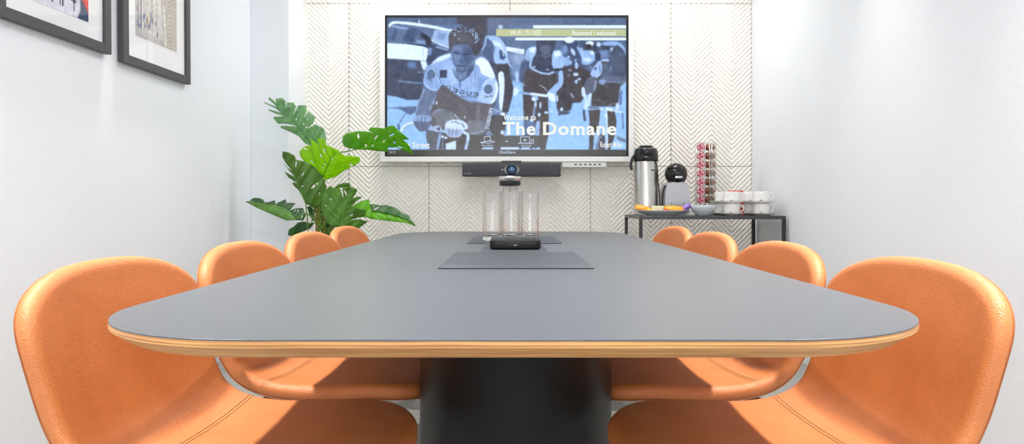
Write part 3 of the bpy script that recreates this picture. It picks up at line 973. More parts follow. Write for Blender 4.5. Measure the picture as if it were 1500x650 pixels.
    V([(661, 66), (662.5, 80), (664.5, 92), (669, 101), (676, 106), (684, 103), (691, 92), (696, 80), (694, 68), (676, 60)], (108, 126, 160), .6)
    V([(663, 68), (675, 68), (676.5, 84), (673, 97), (667, 96), (664, 84)], (122, 142, 178), 1.1)
    V([(679, 72), (693, 72), (692, 88), (684, 98), (679, 90)], (94, 110, 142), 1.4)
    L([(664.5, 77.4), (674.6, 79)], 2.2, (74, 88, 120), .6); L([(678.6, 80), (690.6, 79)], 2.2, (72, 84, 114), .6)
    L([(664.6, 74.8), (674, 76)], 1.2, (84, 96, 124), .5); L([(679, 76.6), (691, 75)], 1.2, (82, 92, 120), .5)
    L([(676.4, 80), (674, 89.6), (678.4, 91)], 1.5, (84, 100, 132), .6); L([(673, 80), (672, 89)], 1.3, (146, 166, 200), .7)
    L([(669, 96.6), (674, 95.6), (681, 97)], 1.6, (78, 92, 122), .6); L([(670.6, 99.4), (679, 99.6)], 1.2, (134, 152, 184), .6)
    L([(669, 103), (676, 105.8), (683, 103)], 1.6, (88, 102, 132), .8)
    V([(657, 55.4), (660, 46.8), (667.7, 41.4), (679.5, 38), (689, 39.2), (699, 46.8), (704.3, 57.5), (704.6, 70.5), (701, 79), (694, 81), (691, 72), (685, 65), (675, 64), (663.4, 67.6), (661.4, 75), (659, 73)], (92, 94, 108), .6)
    V([(660, 54), (668, 48), (680, 46), (688, 54), (690, 66), (676, 62), (664, 65)], (104, 106, 118), 1.4)
    V([(692, 66), (703, 64), (703, 76), (697, 80), (693, 76)], (82, 82, 96), .8)
    rs = random.Random(3)
    for _ in range(95):
        t = rs.uniform(-1.1, 1.75)
        r = rs.uniform(.66, 1.0)
        x, y = 681 + 22.5 * r * math.sin(t), 60 - 21 * r * math.cos(t)
        if rs.random() > .45 + .4 * math.sin(t): continue
        E(x, y, rs.uniform(.6, 1.5), rs.uniform(.5, 1.0), rs.choice([(176, 204, 242), (206, 224, 248), (140, 168, 212)]), .3, .9, rs.uniform(0, 3))
        E(x + 1.5, y + .8, .9, .7, (70, 76, 98), .3, .8)
    E(666, 51, 1.2, 1.8, (180, 186, 196), .5, .8, -.5); E(672, 57, 1, 1.5, (176, 182, 192), .5, .8)
    # ---- handlebar, hands
    L([(609, 160.5), (599, 162), (592, 169), (585.3, 179.8)], 1.3, (96, 118, 156), .35)
    P([(582, 183), (584.6, 180), (586.4, 190), (583, 191)], (98, 120, 162), .5)
    V([(586, 189.6), (592.8, 181.5), (605.5, 177.6), (606.7, 182.7), (596, 185), (588, 193)], (204, 222, 246), .6)
    L([(591, 189), (598, 184), (607, 182)], 1.0, (122, 142, 176), .5)
    V([(605.5, 177.5), (618, 175), (630, 176.5), (629, 187.3), (621, 192.5), (612.5, 190.8)], (112, 122, 150), .5)
    V([(606.7, 171), (614.8, 168.6), (629.8, 170), (632, 176.6), (620, 178), (607.4, 177.4)], (152, 172, 208), .5)
    for x in (612, 617.5, 623):
        L([(x, 171.5), (x - .6, 177), (x + 1, 188)], .9, (92, 104, 134), .4)
    V([(628.6, 187.3), (642.5, 183.6), (647.4, 190.6), (640, 193.6), (632, 190)], (170, 188, 218), .5)
    E(642.5, 188.5, 2.1, 2.3, (84, 96, 122), .4)
    L([(645, 196), (640.6, 219)], 3.6, (152, 178, 218), .6); L([(649.4, 198), (648, 219)], 1.8, (122, 140, 172), .5)
    P([(653, 210.4), (668, 205.8), (668, 219), (653, 219)], (200, 220, 250), .5)
    P([(651, 199.4), (657, 201.6), (651, 204)], (204, 222, 248), .5); E(648, 200, 2, 1.8, (206, 224, 250), .5)
    V([(653, 180.4), (659, 176.3), (668, 175), (678, 177), (684, 182), (685, 188), (679, 191), (672.8, 200), (657.8, 200), (651.6, 189.6)], (204, 222, 248), .5)
    V([(652.6, 188), (664, 190), (677, 190), (671, 199.6), (658, 199.6)], (160, 178, 212), .7)
    L([(661, 178.8), (668, 178.2), (674, 182)], 1.2, (110, 126, 156), .5)
    for x in (657.5, 662.5, 668):
        L([(x + 1, 188), (x, 198)], .9, (108, 122, 154), .4)
    L([(666, 167.7), (674, 177), (677, 181)], 1.2, (196, 214, 238), .4); L([(676, 180), (680.6, 187)], 1.2, (92, 106, 136), .4)
    E(681, 171.5, 1, 2.2, (190, 206, 228), .5)
    L([(677.6, 193), (685, 196.6), (685.6, 204), (682, 219)], 4.0, (176, 202, 238), .6); L([(679, 192), (686.6, 196.6), (686.8, 204)], 1.2, WH, .4)
    P([(711, 196), (717, 190), (722, 198), (715, 200)], (130, 146, 182), .8)
    # ---- fourth rider
    P([(881, 90), (894, 90), (917, 100), (917, 136), (905, 156), (866, 156), (866, 136), (876, 112)], (94, 92, 98), .8)
    P([(881, 93), (895, 91), (917, 108), (917, 114), (880, 112)], (104, 114, 138), .9)
    V([(901.5, 67), (910, 70), (917, 82), (917, 110), (904, 112), (894, 104), (893, 84)], (92, 102, 124), .8)
    for k in range(9):
        L([(896 + k * 2.3, 72 + (k % 3) * 4), (895 + k * 2.2, 106)], .9, (110, 122, 146), .6, .7)
    L([(894.6, 96), (895, 103)], 1.2, (156, 176, 208), .5)
    V([(876.8, 89.7), (881.6, 93), (881.4, 106), (874.6, 113.4), (865, 109.6), (869, 100)], (170, 196, 238), .5)
    E(872.5, 100.5, 1.4, 2.6, (80, 98, 138), .4, rot=.5); L([(878, 96), (879.4, 106)], 1.6, (120, 140, 180), .5)
    P([(880, 110), (917, 114), (917, 123), (882, 120)], (122, 134, 162), .7)
    E(882, 119.8, 5.4, 4, (148, 168, 208), .7, rot=.3)
    V([(861.7, 114), (874.6, 115), (871, 134), (857, 138), (855, 128)], (112, 118, 136), .6)
    L([(873, 118), (870.4, 132)], 1.6, (160, 178, 208), .5)
    V([(852, 129), (856, 128), (858, 138), (861, 145.4), (862.8, 137.8), (867, 137.8), (864, 151), (859.5, 160.5), (855, 157), (857, 147.5), (852.4, 139)], (202, 224, 250), .5)
    L([(866, 151), (870, 147), (877, 146), (884, 149), (887, 155)], .7, (128, 128, 136), .4); L([(890, 156), (896, 152.6), (905, 151)], .7, (160, 164, 176), .4)
    P([(909, 126), (917, 120), (917, 229), (902, 229), (904, 160), (906, 146)], RD, .7)
    L([(909, 136), (908.6, 152)], 4.6, (116, 136, 178), .7); E(909.6, 134, 1.9, 1.9, (70, 84, 118), .4); E(909.2, 134, 1.0, 1.0, WH, .3)
    P([(862, 161), (879.4, 160.5), (877.4, 184), (870, 199), (869, 219), (862.6, 219), (863.8, 178)], (98, 94, 96), .5)
    P([(889.7, 162), (900, 161), (903.4, 178), (900, 201), (894, 219), (888, 219), (890, 189.6)], (98, 94, 96), .5)
    V([(872, 219), (874, 204), (880, 196), (886, 200), (886, 219)], (102, 104, 116), .6)
    L([(875, 219), (878, 202), (882, 198)], 1.4, (160, 178, 210), .5)
    L([(886, 162), (879, 178), (876, 200), (871, 219)], 2.2, LT, .5); L([(888, 162), (889.4, 188), (889, 219)], 2.4, (204, 224, 250), .5)
    L([(862.8, 157), (876.8, 158.3)], 3.4, (124, 132, 154), .5); E(882, 160, 3, 2, (200, 220, 246), .5)
    L([(888.6, 159.2), (897, 161.5)], 4, WH, .5); L([(899.6, 162), (911.2, 164.8)], 3, (206, 226, 252), .5); E(904.2, 156, 2.4, 5.4, (206, 226, 250), .6); E(887.6, 169, 1.8, 3, WH, .5)
    L([(855, 161.5), (856.6, 176.6)], 3.4, (88, 94, 114), .6)
    L([(911.6, 165), (913, 188)], 2, (110, 128, 166), .6)
    P([(902.4, 199), (917, 204), (917, 209), (904, 204)], (118, 128, 150), .9)
    c.mottle(2.5, 0.45, 5)
    c.mottle(3.0, 1.6, 6)
    # bars across the top
    P([(781, 37.2), (918, 37.2), (918, 41.6), (781, 41.6)], (226, 240, 248), .25)
    P([(727, 42.6), (918, 42.6), (918, 53.0), (727, 53.0)], (190, 196, 158), .25)
    P([(786, 43.4), (793, 43.4), (793, 52.4), (786, 52.4)], (206, 212, 184), .4)
    P([(756, 54.8), (918, 54.8), (918, 59.2), (754, 59.2)], (230, 241, 250), .5)
    # bottom menu
    P([(689, 199), (794, 198.5), (799, 218), (686, 218.6)], (96, 94, 94), .5, .95)
    P([(704.5, 218.6), (708.5, 215.6), (723, 215.6), (722, 218.6)], (176, 202, 234), .3)
    P([(733, 215.6), (760.5, 215.6), (759.5, 218.8), (734, 218.8)], (196, 216, 244), .3)
    P([(764, 215.6), (776, 215.6), (776, 218.8), (763, 218.8)], (176, 202, 234), .3)
    P([(780, 216.4), (784, 215.8), (784, 218.6), (780, 218.6)], (150, 176, 214), .3)
    P([(786, 216.4), (791, 215.6), (791, 218.8), (785, 218.8)], (176, 202, 234), .3)
    P([(566, 219.2), (918, 219.2), (918, 229), (566, 229)], (92, 92, 88), .3)
    a = np.clip((c.a - 120) * 1.2 + 111, 0, 255)
    return (a[0::2, 0::2] + a[1::2, 0::2] + a[0::2, 1::2] + a[1::2, 1::2]) / 4

tv = thing('wall_television', 'large wall television in a white frame showing blue tinted racing cyclists', 'television', (sc(742, 236).x, TVY, sc(742, 236.5).z))
def tvp(o):
    return under(o, tv)
o_l, o_r, o_t, o_b = sc(556.5, 0).x, sc(928, 0).x, sc(0, 16).z, sc(0, 236.5).z
b_l, b_r, b_t, b_b = sc(563.8, 0).x, sc(920.8, 0).x, sc(0, 22.4).z, sc(0, 229.2).z
bm = bmesh.new()
box(bm, o_l, o_r, TVY + .012, BACK - .012, o_b, o_t, .004)
for a, b2, c_, d in ((o_l, b_l, o_b, o_t), (b_r, o_r, o_b, o_t), (b_l, b_r, o_b, b_b), (b_l, b_r, b_t, o_t)):
    box(bm, a, b2, TVY - .006, TVY + .013, c_, d)
tvp(obj('frame', bm, M['white_plastic']))
bm = bmesh.new()
i_l, i_r, i_t, i_b = sc(567.4, 0).x, sc(917, 0).x, sc(0, 26).z, sc(0, 227.2).z
for a, b2, c_, d in ((b_l, i_l, b_b, b_t), (i_r, b_r, b_b, b_t), (i_l, i_r, b_b, i_b), (i_l, i_r, i_t, b_t)):
    box(bm, a, b2, TVY - .004, TVY + .012, c_, d)
tvp(obj('bezel', bm, M['bezel']))
arr = paint_screen()
p00, p10, p01 = sc(566.5, 25.5), sc(917.5, 25.5), sc(566.5, 228.5)
scr = tvp(picture_mesh('screen', p00, p10 - p00, p01 - p00, arr, attr_mat('screen_picture', 1.0), None))

def T(bm, s, x0, y0, x1, y1, off=0.0, y=TVY - 0.0012, **kw):
    a, b2 = sc(x0, y1, TVY), sc(x1, y0, TVY)
    glyphs(bm, s, a.x, a.z, b2.x, b2.z, y, off, **kw)
LW, LB, LI, LD = emit_mat('lettering_white', (0.86, 0.88, 0.82), 1.0), emit_mat('lettering_blue', (0.50, 0.60, 0.80), 1.0), emit_mat('icon_blue', (0.55, 0.66, 0.88), 1.0), emit_mat('lettering_dark', s2l((66, 80, 112)), 1.0)
def words(name, m, *args, **kw):
    bm = bmesh.new()
    T(bm, *args, **kw)
    return tvp(obj(name, bm, m))
words('screen_lettering', LW, 'Welcome to', 737.5, 167.8, 785, 176, 0.02)
words('screen_lettering', LW, 'The', 736.5, 178.6, 784.5, 198, 0.026)
words('screen_lettering', LW, 'Domane', 795.5, 178.6, 903, 198, 0.026)
words('screen_lettering', LW, 'Robert Millar', 879.5, 207.5, 912, 216, 0.02)
words('screen_lettering', LW, 'alton Street', 580, 208, 629.5, 216.6, 0.02)
words('screen_lettering', LW, 'Wi-Fi : 71-75', 747.5, 45, 786, 51.5, 0.024)
words('screen_lettering', LW, 'Password : welcome?', 838.5, 45, 903, 51.8, 0.024)
words('menu_lettering', LB, 'ClickShare', 731, 220.6, 755, 224.8, 0.02)
words('menu_lettering', LB, 'Plug in a Button', 706, 211.6, 722, 214.8, 0.02)
words('menu_lettering', LB, 'Start the App', 764, 211.6, 778, 214.8, 0.02)
words('menu_lettering', LB, 'Fri', 570.5, 217.0, 579, 219.8, 0.01)
words('menu_lettering', LB, '10:19', 571, 221.4, 579, 224.2, 0.01)
def stroke(bm, pts, w=0.9, closed=False):
    pts = [sc(*p) for p in pts]
    if closed: pts.append(pts[0])
    for a, b2 in zip(pts, pts[1:]):
        d = (b2 - a).normalized(); nn = Vector((-d.z, 0, d.x)) * w * K / 2; d = d * w * K / 2
        f = [bm.verts.new(q + Vector((0, -0.0012, 0))) for q in (a - d + nn, b2 + d + nn, b2 + d - nn, a - d - nn)]
        bm.faces.new(f)
bm = bmesh.new()
stroke(bm, [(709.2, 200), (718, 200), (719.4, 206.6), (710, 207.4)], .8, True)
stroke(bm, [(709.6, 208), (717, 205.8), (724.6, 207.8), (714.5, 210.4)], .8, True)
stroke(bm, [(704, 208.6), (707, 207.4), (710.5, 208.4), (707, 210)], .9, True)
tvp(obj('menu_icon', bm, LI))
bm = bmesh.new()
stroke(bm, [(762.4, 209), (762.4, 200.4), (775.8, 200.4), (775.8, 209)], .8)
stroke(bm, [(760, 209.6), (777.6, 209.6)], 1.2)
stroke(bm, [(778.4, 204.4), (781.6, 204.4), (781.6, 210), (778.4, 210)], .8, True)
stroke(bm, [(768, 205.2), (770, 205.2)], 2.0)
tvp(obj('menu_icon', bm, LI))
bm = bmesh.new()
stroke(bm, [(741.6, 207), (743, 207)], 1.6)
tvp(obj('menu_icon', bm, LI))
# lettering on the leader's jersey: the picture is mirrored on the screen
bm = bmesh.new()
arc = [(656.6, 128.6, -.62), (666.8, 132.2, -.42), (677, 135.0, -.26), (687, 137.2, -.12), (696.8, 138.2, .0)]
for (x, y, r), ch in zip(arc, 'OEGUE'):
    T(bm, ch, x - 3.8, y - 3.0, x + 3.8, y + 3.0, 0.03, mirror=True, rot=r)
tvp(obj('jersey_lettering', bm, LD))
words('jersey_lettering', LD, 'CYCLES', 674, 140.6, 698, 143.4, 0.03, mirror=True, rot=-.1)
words('jersey_lettering', LD, 'Shell', 709.4, 139.2, 722, 142.8, 0.02, mirror=True, rot=.08)
words('jersey_lettering', LD, 'Shell', 624, 114.6, 634, 118.2, 0.02, mirror=True, rot=-.6)
words('jersey_lettering', LB, 'PEUGEOT', 700.5, 171.2, 732.5, 176.8, 0.05, mirror=True, rot=1.36)
words('jersey_lettering', LD, 'PEUGEOT', 880.5, 112.5, 915, 118.5, 0.03, mirror=True, rot=-.08)
# port panel under the frame
bm = bx(sc(823.5, 0).x, sc(888.5, 0).x, TVY + .004, TVY + .03, sc(0, 244.6).z, sc(0, 237).z, .002)
pp = tvp(obj('port_panel', bm, M['white_plastic']))
bm = bmesh.new()
for x in (843.5, 850.5, 857.5, 864.5, 871.5, 878.5):
    w = 1.6
    box(bm, sc(x - w, 0).x, sc(x + w, 0).x, TVY + .002, TVY + .006, sc(0, 241.8).z, sc(0, 239.8).z, .0008)
po = obj('port', bm, M['black_plastic'])
po.parent = pp; po.matrix_parent_inverse = Matrix.Translation(-tv.location) if False else Matrix.Identity(4)
po.matrix_parent_inverse = (Matrix.Translation(tv.location) @ pp.matrix_parent_inverse @ Matrix.Identity(4)).inverted()

# video bar below the television
VY = 4.50
vb = thing('video_bar', 'dark grey conference video bar with a round lens under the television', 'video camera', (at(749, 258, VY).x, VY, at(749, 258.4, VY).z))
l_, r_, t_, b_ = at(677, 0, VY).x, at(821.5, 0, VY).x, at(0, 239, VY).z, at(0, 258.2, VY).z
body = under(obj('body', bx(l_, r_, VY, VY + .075, b_, t_, .006, 3), M['bar_fabric'], auto=40), vb)
cx, cz = at(749.6, 0, VY).x, at(0, 248.6, VY).z
bm = bmesh.new()
lathe(bm, [(0.0, -.004), (0.050, -.004), (0.052, -.002), (0.052, .004)], 48, (0, 0, 0), axis='Y', sy=0.68)
o = under(obj('lens_plate', bm, mat('lens_plate', (0.13, 0.135, 0.15), 0.25), auto=40), vb)
for v in o.data.vertices: v.co = v.co + Vector((cx, VY, cz))
bm = bmesh.new()
lathe(bm, [(0.026, -.004), (0.035, -.010), (0.036, -.012), (0.031, -.014), (0.027, -.010), (0.026, -.004)], 40, (cx, VY, cz), axis='Y')
under(obj('lens_ring', bm, M['black_gloss'], auto=40), vb)
bm = bmesh.new()
lathe(bm, [(0.0, -.016), (0.010, -.0145), (0.018, -.012), (0.027, -.006)], 40, (cx, VY, cz), axis='Y')
under(obj('lens_glass', bm, mat('lens_blue', (0.03, 0.09, 0.22), 0.06, spec=1.0), smooth=True), vb)
bm = bmesh.new()
lathe(bm, [(0.0, -.0175), (0.006, -.017), (0.009, -.0152)], 24, (cx, VY, cz), axis='Y')
under(obj('lens_pupil', bm, mat('lens_centre', (0.12, 0.20, 0.34), 0.06, spec=1.0), smooth=True), vb)
bm = bmesh.new()
lathe(bm, [(0, -.003), (.0035, -.0025), (.0035, .001)], 16, (at(735.8, 0, VY).x, VY, cz), axis='Y')
under(obj('status_light', bm, emit_mat('led_white', (0.8, 0.9, 1.0), 1.0)), vb)
bm = bmesh.new()
box(bm, at(680, 0, VY).x, at(685.2, 0, VY).x, VY - .0008, VY + .0004, at(0, 254.6, VY).z, at(0, 253.2, VY).z)
box(bm, at(686, 0, VY).x, at(689.5, 0, VY).x, VY - .0008, VY + .0004, at(0, 255.2, VY).z, at(0, 252.8, VY).z)
under(obj('maker_mark', bm, mat('mark_grey', (0.16, 0.165, 0.175), 0.5)), vb)
bm = bx(-0.06, 0.07, VY + .02, VY + .10, t_ - .004, sc(0, 236.5).z + 0.002, .002)
under(obj('bracket', bm, M['black_metal']), vb)

# ------------------------------------------------------------------ pictures on the left wall
XW = -HALF
def picture_frame(y0, y1, z0, z1, img_rect, paint, label):
    root = thing('framed_picture', label, 'picture', (XW, (y0 + y1) / 2, z0), 0, 'charcoal framed prints on the left wall')
    bw, dp = 0.043, 0.030
    bm = bmesh.new()
    for (a, b2, c_, d) in ((y0, y0 + bw, z0, z1), (y1 - bw, y1, z0, z1), (y0 + bw, y1 - bw, z0, z0 + bw - .006), (y0 + bw, y1 - bw, z1 - bw + .006, z1)):
        box(bm, XW + .006, XW + dp, a, b2, c_, d, 0.0012, 1)
    under(obj('frame', bm, M['frame']), root)
    under(obj('mount', bx(XW + .008, XW + dp - .012, y0 + .01, y1 - .01, z0 + .01, z1 - .01), M['paper']), root)
    ya, yb, za, zb = img_rect
    arr = paint(ya, yb, za, zb)
    under(picture_mesh('print', (XW + dp - .0105, ya, zb), (0, yb - ya, 0), (0, 0, za - zb), arr, attr_mat('print_ink', 0), None), root)
    under(obj('pane', bx(XW + dp - .008, XW + dp - .006, y0 + bw - .002, y1 - bw + .002, z0 + bw - .008, z1 - bw + .008), M['pane']), root)
    # hung a touch crooked
    root.rotation_euler = (math.radians(0.7), 0, 0)
    return root

def paint_bench(ya, yb, za, zb):
    W_, H_ = yb - ya, zb - za
    c = Canvas(0, 0, W_, H_, 320, (214, 218, 232))
    f = lambda u, v: (u * W_, v * H_)           # v from top
    c.poly([f(0, 0), f(1, 0), f(1, .72), f(0, .66)], (150, 158, 178), 0.004)
    for k in range(9):
        c.poly([f(.04 + k * .08, .1), f(.08 + k * .08, .1), f(.08 + k * .08, .6), f(.04 + k * .08, .6)], (96 + 12 * (k % 3), 110, 138), .004)
    c.poly([f(0, .72), f(1, .72), f(1, 1), f(0, 1)], (222, 224, 238), 0.01)
    c.poly([f(.78, .0), f(.995, .0), f(.995, .97), f(.86, .86), f(.78, .80)], (226, 52, 48), 0.002)
    for k in range(5):
        c.poly([f(.80, .06 + k * .15), f(.84, .06 + k * .15), f(.84, .15 + k * .15), f(.80, .15 + k * .15)], (235, 140, 110), 0.002)
        c.poly([f(.90, .06 + k * .15), f(.97, .06 + k * .15), f(.97, .15 + k * .15), f(.90, .15 + k * .15)], (245, 150, 120), 0.002)
    c.poly([f(.85, .0), f(.875, .0), f(.885, .86), f(.86, .84)], (110, 96, 100), 0.002)
    c.poly([f(.85, .82), f(.995, .93), f(.995, 1), f(.80, 1), f(.86, .93)], (52, 72, 104), 0.003)
    for v in (.66, .70, .74, .79):
        c.line([f(.20, v), f(.82, v + .03)], 0.008, (34, 34, 52), 0.001)
    for u in (.24, .40, .52, .56, .74):
        c.line([f(u, .64), f(u + .01, .95)], 0.008, (34, 36, 60), 0.001)
    c.line([f(.22, .86), f(.78, .88)], 0.010, (36, 36, 52), 0.001)
    c.poly([f(.0, .2), f(.16, .2), f(.16, .64), f(.0, .64)], (70, 84, 110), .004)
    c.mottle(5, .004, 3)
    return c.a

def paint_street(ya, yb, za, zb):
    W_, H_ = yb - ya, zb - za
    c = Canvas(0, 0, W_, H_, 420, (206, 204, 204))
    f = lambda u, v: (u * W_, v * H_)
    c.poly([f(0, 0), f(1, 0), f(1, .5), f(0, .5)], (196, 208, 218), .01)
    rs = random.Random(8)
    for k in range(17):
        u = .0 + k * .034
        top = rs.uniform(.18, .55)
        col = rs.choice([(206, 200, 190), (190, 184, 178), (222, 218, 210), (176, 172, 172), (200, 190, 176)])
        c.poly([f(u, top), f(u + .04, top), f(u + .04, .93), f(u, .93)], col, .001)
        for q in range(9):
            v = top + .03 + q * .05
            c.poly([f(u + .008, v), f(u + .022, v), f(u + .022, v + .025), f(u + .008, v + .025)], (120, 116, 122), .0008, .7)
    for q in range(30):
        u, v = rs.uniform(.0, .62), rs.uniform(.78, .95)
        c.ell(u * W_, v * H_, .005, .014, rs.choice([(70, 76, 130), (150, 60, 60), (60, 60, 70), (110, 110, 140), (205, 180, 110), (40, 44, 84)]), .001)
    c.line([f(.12, .2), f(.12, .92)], .010, (70, 76, 100), .001)
    c.line([f(.06, .5), f(.06, .95)], .010, (92, 92, 130), .001)
    c.poly([f(0, .93), f(.66, .95), f(.66, 1), f(0, 1)], (178, 172, 168), .002)
    # herringbone facade on the right
    c.poly([f(.60, .0), f(1, .0), f(1, 1), f(.70, 1), f(.64, .7)], (198, 188, 172), .002)
    k = -0.5
    while k < 1.3:
        c.line([f(.60, k), f(.80, k + .12), f(1.0, k)], .0065, (120, 110, 100), .0008)
        k += .034
    c.poly([f(.60, .0), f(.60, .62), f(.72, 1.0), f(.66, 1.0), f(.52, .8), f(.52, .0)], (206, 204, 200), .002)
    c.line([f(.66, .66), f(.72, .98)], .012, (222, 214, 200), .001)
    c.line([f(.60, .62), f(.67, 1.0)], .006, (140, 126, 116), .001)
    c.poly([f(.66, .0), f(.74, .0), f(.70, .12)], (150, 190, 205), .003)
    c.mottle(7, .003, 9)
    return c.a * .74 + 62

picture_frame(2.165, 2.790, 1.508, 2.365, (2.30, 2.654, 1.606, 2.10), paint_bench, 'charcoal framed print of a red box and bench, nearer the camera')
picture_frame(2.876, 3.480, 1.505, 2.365, (2.990, 3.356, 1.645, 2.20), paint_street, 'charcoal framed print of a city street, farther from the camera')

# ------------------------------------------------------------------ glasses, carafe and box on the table
def make_tumbler(r=0.0385, h=0.212):
    root = thing('drinking_glass', '', 'glass', (0, 0, 0), 0, 'tall drinking glasses grouped on the table')
    bm = bmesh.new()
    lathe(bm, [(r, .0295), (r, h - .001), (r - .0006, h), (r - .0016, h - .0004), (r - .0022, h - .002), (r - .0026, .0295)], 56)
    obj('wall', bm, M['thin_glass'], root, auto=40)
    bm = bmesh.new()
    lathe(bm, [(0, .0), (r - .004, .0), (r - .001, .003), (r, .008), (r, .0292), (r - .003, .0292), (r - .006, .025), (r - .013, .021), (0, .019)], 56)
    obj('base', bm, M['glass'], root, auto=40)
    return root
MATZ = TOP + .0034
gl = make_tumbler()
GP = [(-0.0810, 2.905, 'tall clear drinking glass at the left of the front row'),
      (0.0000, 2.905, 'tall clear drinking glass in the middle of the front row, behind the black box'),
      (0.0810, 2.905, 'tall clear drinking glass at the right of the front row'),
      (-0.0760, 2.992, 'tall clear drinking glass in the second row, behind the left front glass'),
      (0.0045, 2.992, 'tall clear drinking glass in the second row, behind the middle front glass'),
      (0.0855, 2.992, 'tall clear drinking glass in the second row, behind the right front glass')]
for i, (x, y, lab) in enumerate(GP):
    if i == 0:
        gl.location = (x, y, MATZ + .0002); gl['label'] = lab
    else:
        dup(gl, (x, y, MATZ + .0002), 0, lab)
cy = 3.10
cf = thing('water_carafe', 'clear glass water carafe with steel and black lid behind the glasses', 'carafe', (-.003, cy, MATZ + .0002))
bm = bmesh.new()
lathe(bm, [(0, 0), (.040, 0), (.045, .005), (.046, .05), (.044, .11), (.036, .165), (.032, .20), (.034, .236), (.036, .2385), (.034, .2388), (.032, .236), (.0298, .20), (.0335, .165), (.0415, .11), (.0435, .05), (.0425, .010), (0, .007)], 48)
obj('bottle', bm, M['thin_glass'], cf, auto=50)
bm = bmesh.new()
lathe(bm, [(0, .239), (.032, .239), (.0465, .242), (.0485, .245), (.0485, .260), (.0475, .261), (0, .261)], 48)
obj('lid_ring', bm, M['black_plastic'], cf, auto=40)
bm = bmesh.new()
lathe(bm, [(0, .2615), (.050, .2615), (.053, .265), (.0535, .280), (.051, .283), (0, .283)], 48)
obj('lid', bm, M['chrome'], cf, auto=40)

bxk = thing('conference_hub', 'flat black conference hub box standing on the mat before the glasses', 'electronic device', (.0165, 2.49, MATZ))
def hub():
    bm = bmesh.new()
    pts = []
    w, d = .0905, .105
    # plan: rounded square; section: sides swell at mid height
    def plan(s):
        out = []
        r = .022
        for cx_, cy_, a0 in ((w * s - r, d * s - r, 0), (-w * s + r, d * s - r, 90), (-w * s + r, -d * s + r, 180), (w * s - r, -d * s + r, 270)):
            for k in range(7):
                a = math.radians(a0 + 15 * k)
                out.append((cx_ + r * math.cos(a), cy_ + r * math.sin(a)))
        return out
    rings = []
    for s, z in ((.96, .003), (.99, .005), (1.0, .009), (1.0, .026), (.99, .0315), (.975, .034), (.93, .0355), (.5, .0365)):
        rings.append([bm.verts.new((x, y, z)) for x, y in plan(s)])
    for a, b2 in zip(rings, rings[1:]):
        for k in range(len(a)):
            bm.faces.new((a[k], a[(k + 1) % len(a)], b2[(k + 1) % len(a)], b2[k]))
    bm.faces.new(rings[0][::-1]); bm.faces.new(rings[-1])
    return bm
obj('casing', hub(), mat('hub_black', (0.008, 0.008, 0.009), 0.38, spec=0.25), bxk, auto=40)
obj('port_plate', bx(-.030, .012, -.1062, -.1035, .012, .019, .001), M['black_gloss'], bxk)
obj('indicator', bx(-.006, .006, -.1068, -.1055, .0135, .0175, .0008), emit_mat('indicator_amber', (0.30, 0.22, 0.11), 1.0), bxk)
for sx_ in (-1, 1):
    for sy_ in (-1, 1):
        bm = bmesh.new()
        lathe(bm, [(0, 0.0002), (.008, 0.0002), (.009, .004), (0, .004)], 16, (.07 * sx_, .085 * sy_, 0))
        obj('foot', bm, M['black_plastic'], bxk)

# ------------------------------------------------------------------ side table
SX0, SX1, SY0, SY1, SZ = .768, 1.642, 4.07, 4.60, .829
st = thing('side_table', 'slim black metal side table in the right corner under the coffee things', 'table', ((SX0 + SX1) / 2, (SY0 + SY1) / 2, 0))
w = .019
tb = under(obj('tabletop', bx(SX0, SX1, SY0, SY1, SZ - .020, SZ, .0015, 1), add_noise(mat('dark_grey_laminate', (0.045, 0.045, 0.045), 0.35), 200, .2)), st)
for x in (SX0, SX1 - w):
    for y in (SY0, SY1 - w):
        under(obj('leg', bx(x, x + w, y, y + w, 0, SZ - .0202, .001, 1), M['black_metal']), st)
for (a, b2, c_, d) in ((SX0 + w, SX1 - w, SY0 + .001, SY0 + w - .001), (SX0 + w, SX1 - w, SY1 - w, SY1), (SX0, SX0 + w, SY0 + w, SY1 - w), (SX1 - w, SX1, SY0 + w, SY1 - w)):
    under(obj('rail', bx(a, b2, c_, d, .02, .039, .001, 1), M['black_metal']), st)

# airpot
ap = thing('vacuum_airpot', 'tall brushed steel vacuum airpot with black pump lid', 'flask', (.872, 4.40, SZ + .0003))
bm = bmesh.new()
lathe(bm, [(0, 0), (.074, 0), (.077, .004), (.077, .02), (.0765, .025), (.0765, .335), (.074, .342), (0, .342)], 56)
obj('body', bm, M['steel'], ap, auto=30)
bm = bmesh.new()
lathe(bm, [(0, .3422), (.076, .3422), (.0785, .347), (.0785, .375), (.076, .405), (.070, .424), (.055, .433), (0, .435)], 56)
lid = obj('pump_lid', bm, M['black_gloss'], ap, auto=30)
bm = bmesh.new()
box(bm, -.035, .030, -.125, -.05, .378, .418, .014, 3)
obj('spout', bm, M['black_gloss'], ap, auto=40)
bm = bmesh.new()
lathe(bm, [(0, .434), (.040, .434), (.044, .437), (.042, .445), (0, .447)], 32)
obj('pump_button', bm, M['black_plastic'], ap, auto=40)
bm = bmesh.new()
tube(bm, catmull([(-.076, -.01, .385), (-.090, -.012, .360), (-.100, -.014, .325), (-.099, -.014, .305), (-.090, -.014, .290)], 6), [.009] * 25, 10)
obj('handle', bm, M['black_plastic'], ap, smooth=True)
bm = bmesh.new()
tube(bm, catmull([(.050, -.062, .345), (.060, -.060, .29), (.068, -.052, .2), (.079, -.040, .12), (.082, -.036, .05), (.080, -.036, .003)], 6), .004, 8)
obj('hose', bm, M['black_plastic'], ap, smooth=True)
bm = bmesh.new()
box(bm, .012, .040, -.0745, -.071, .282, .290, .001)
obj('badge', bm, M['mark'], ap)

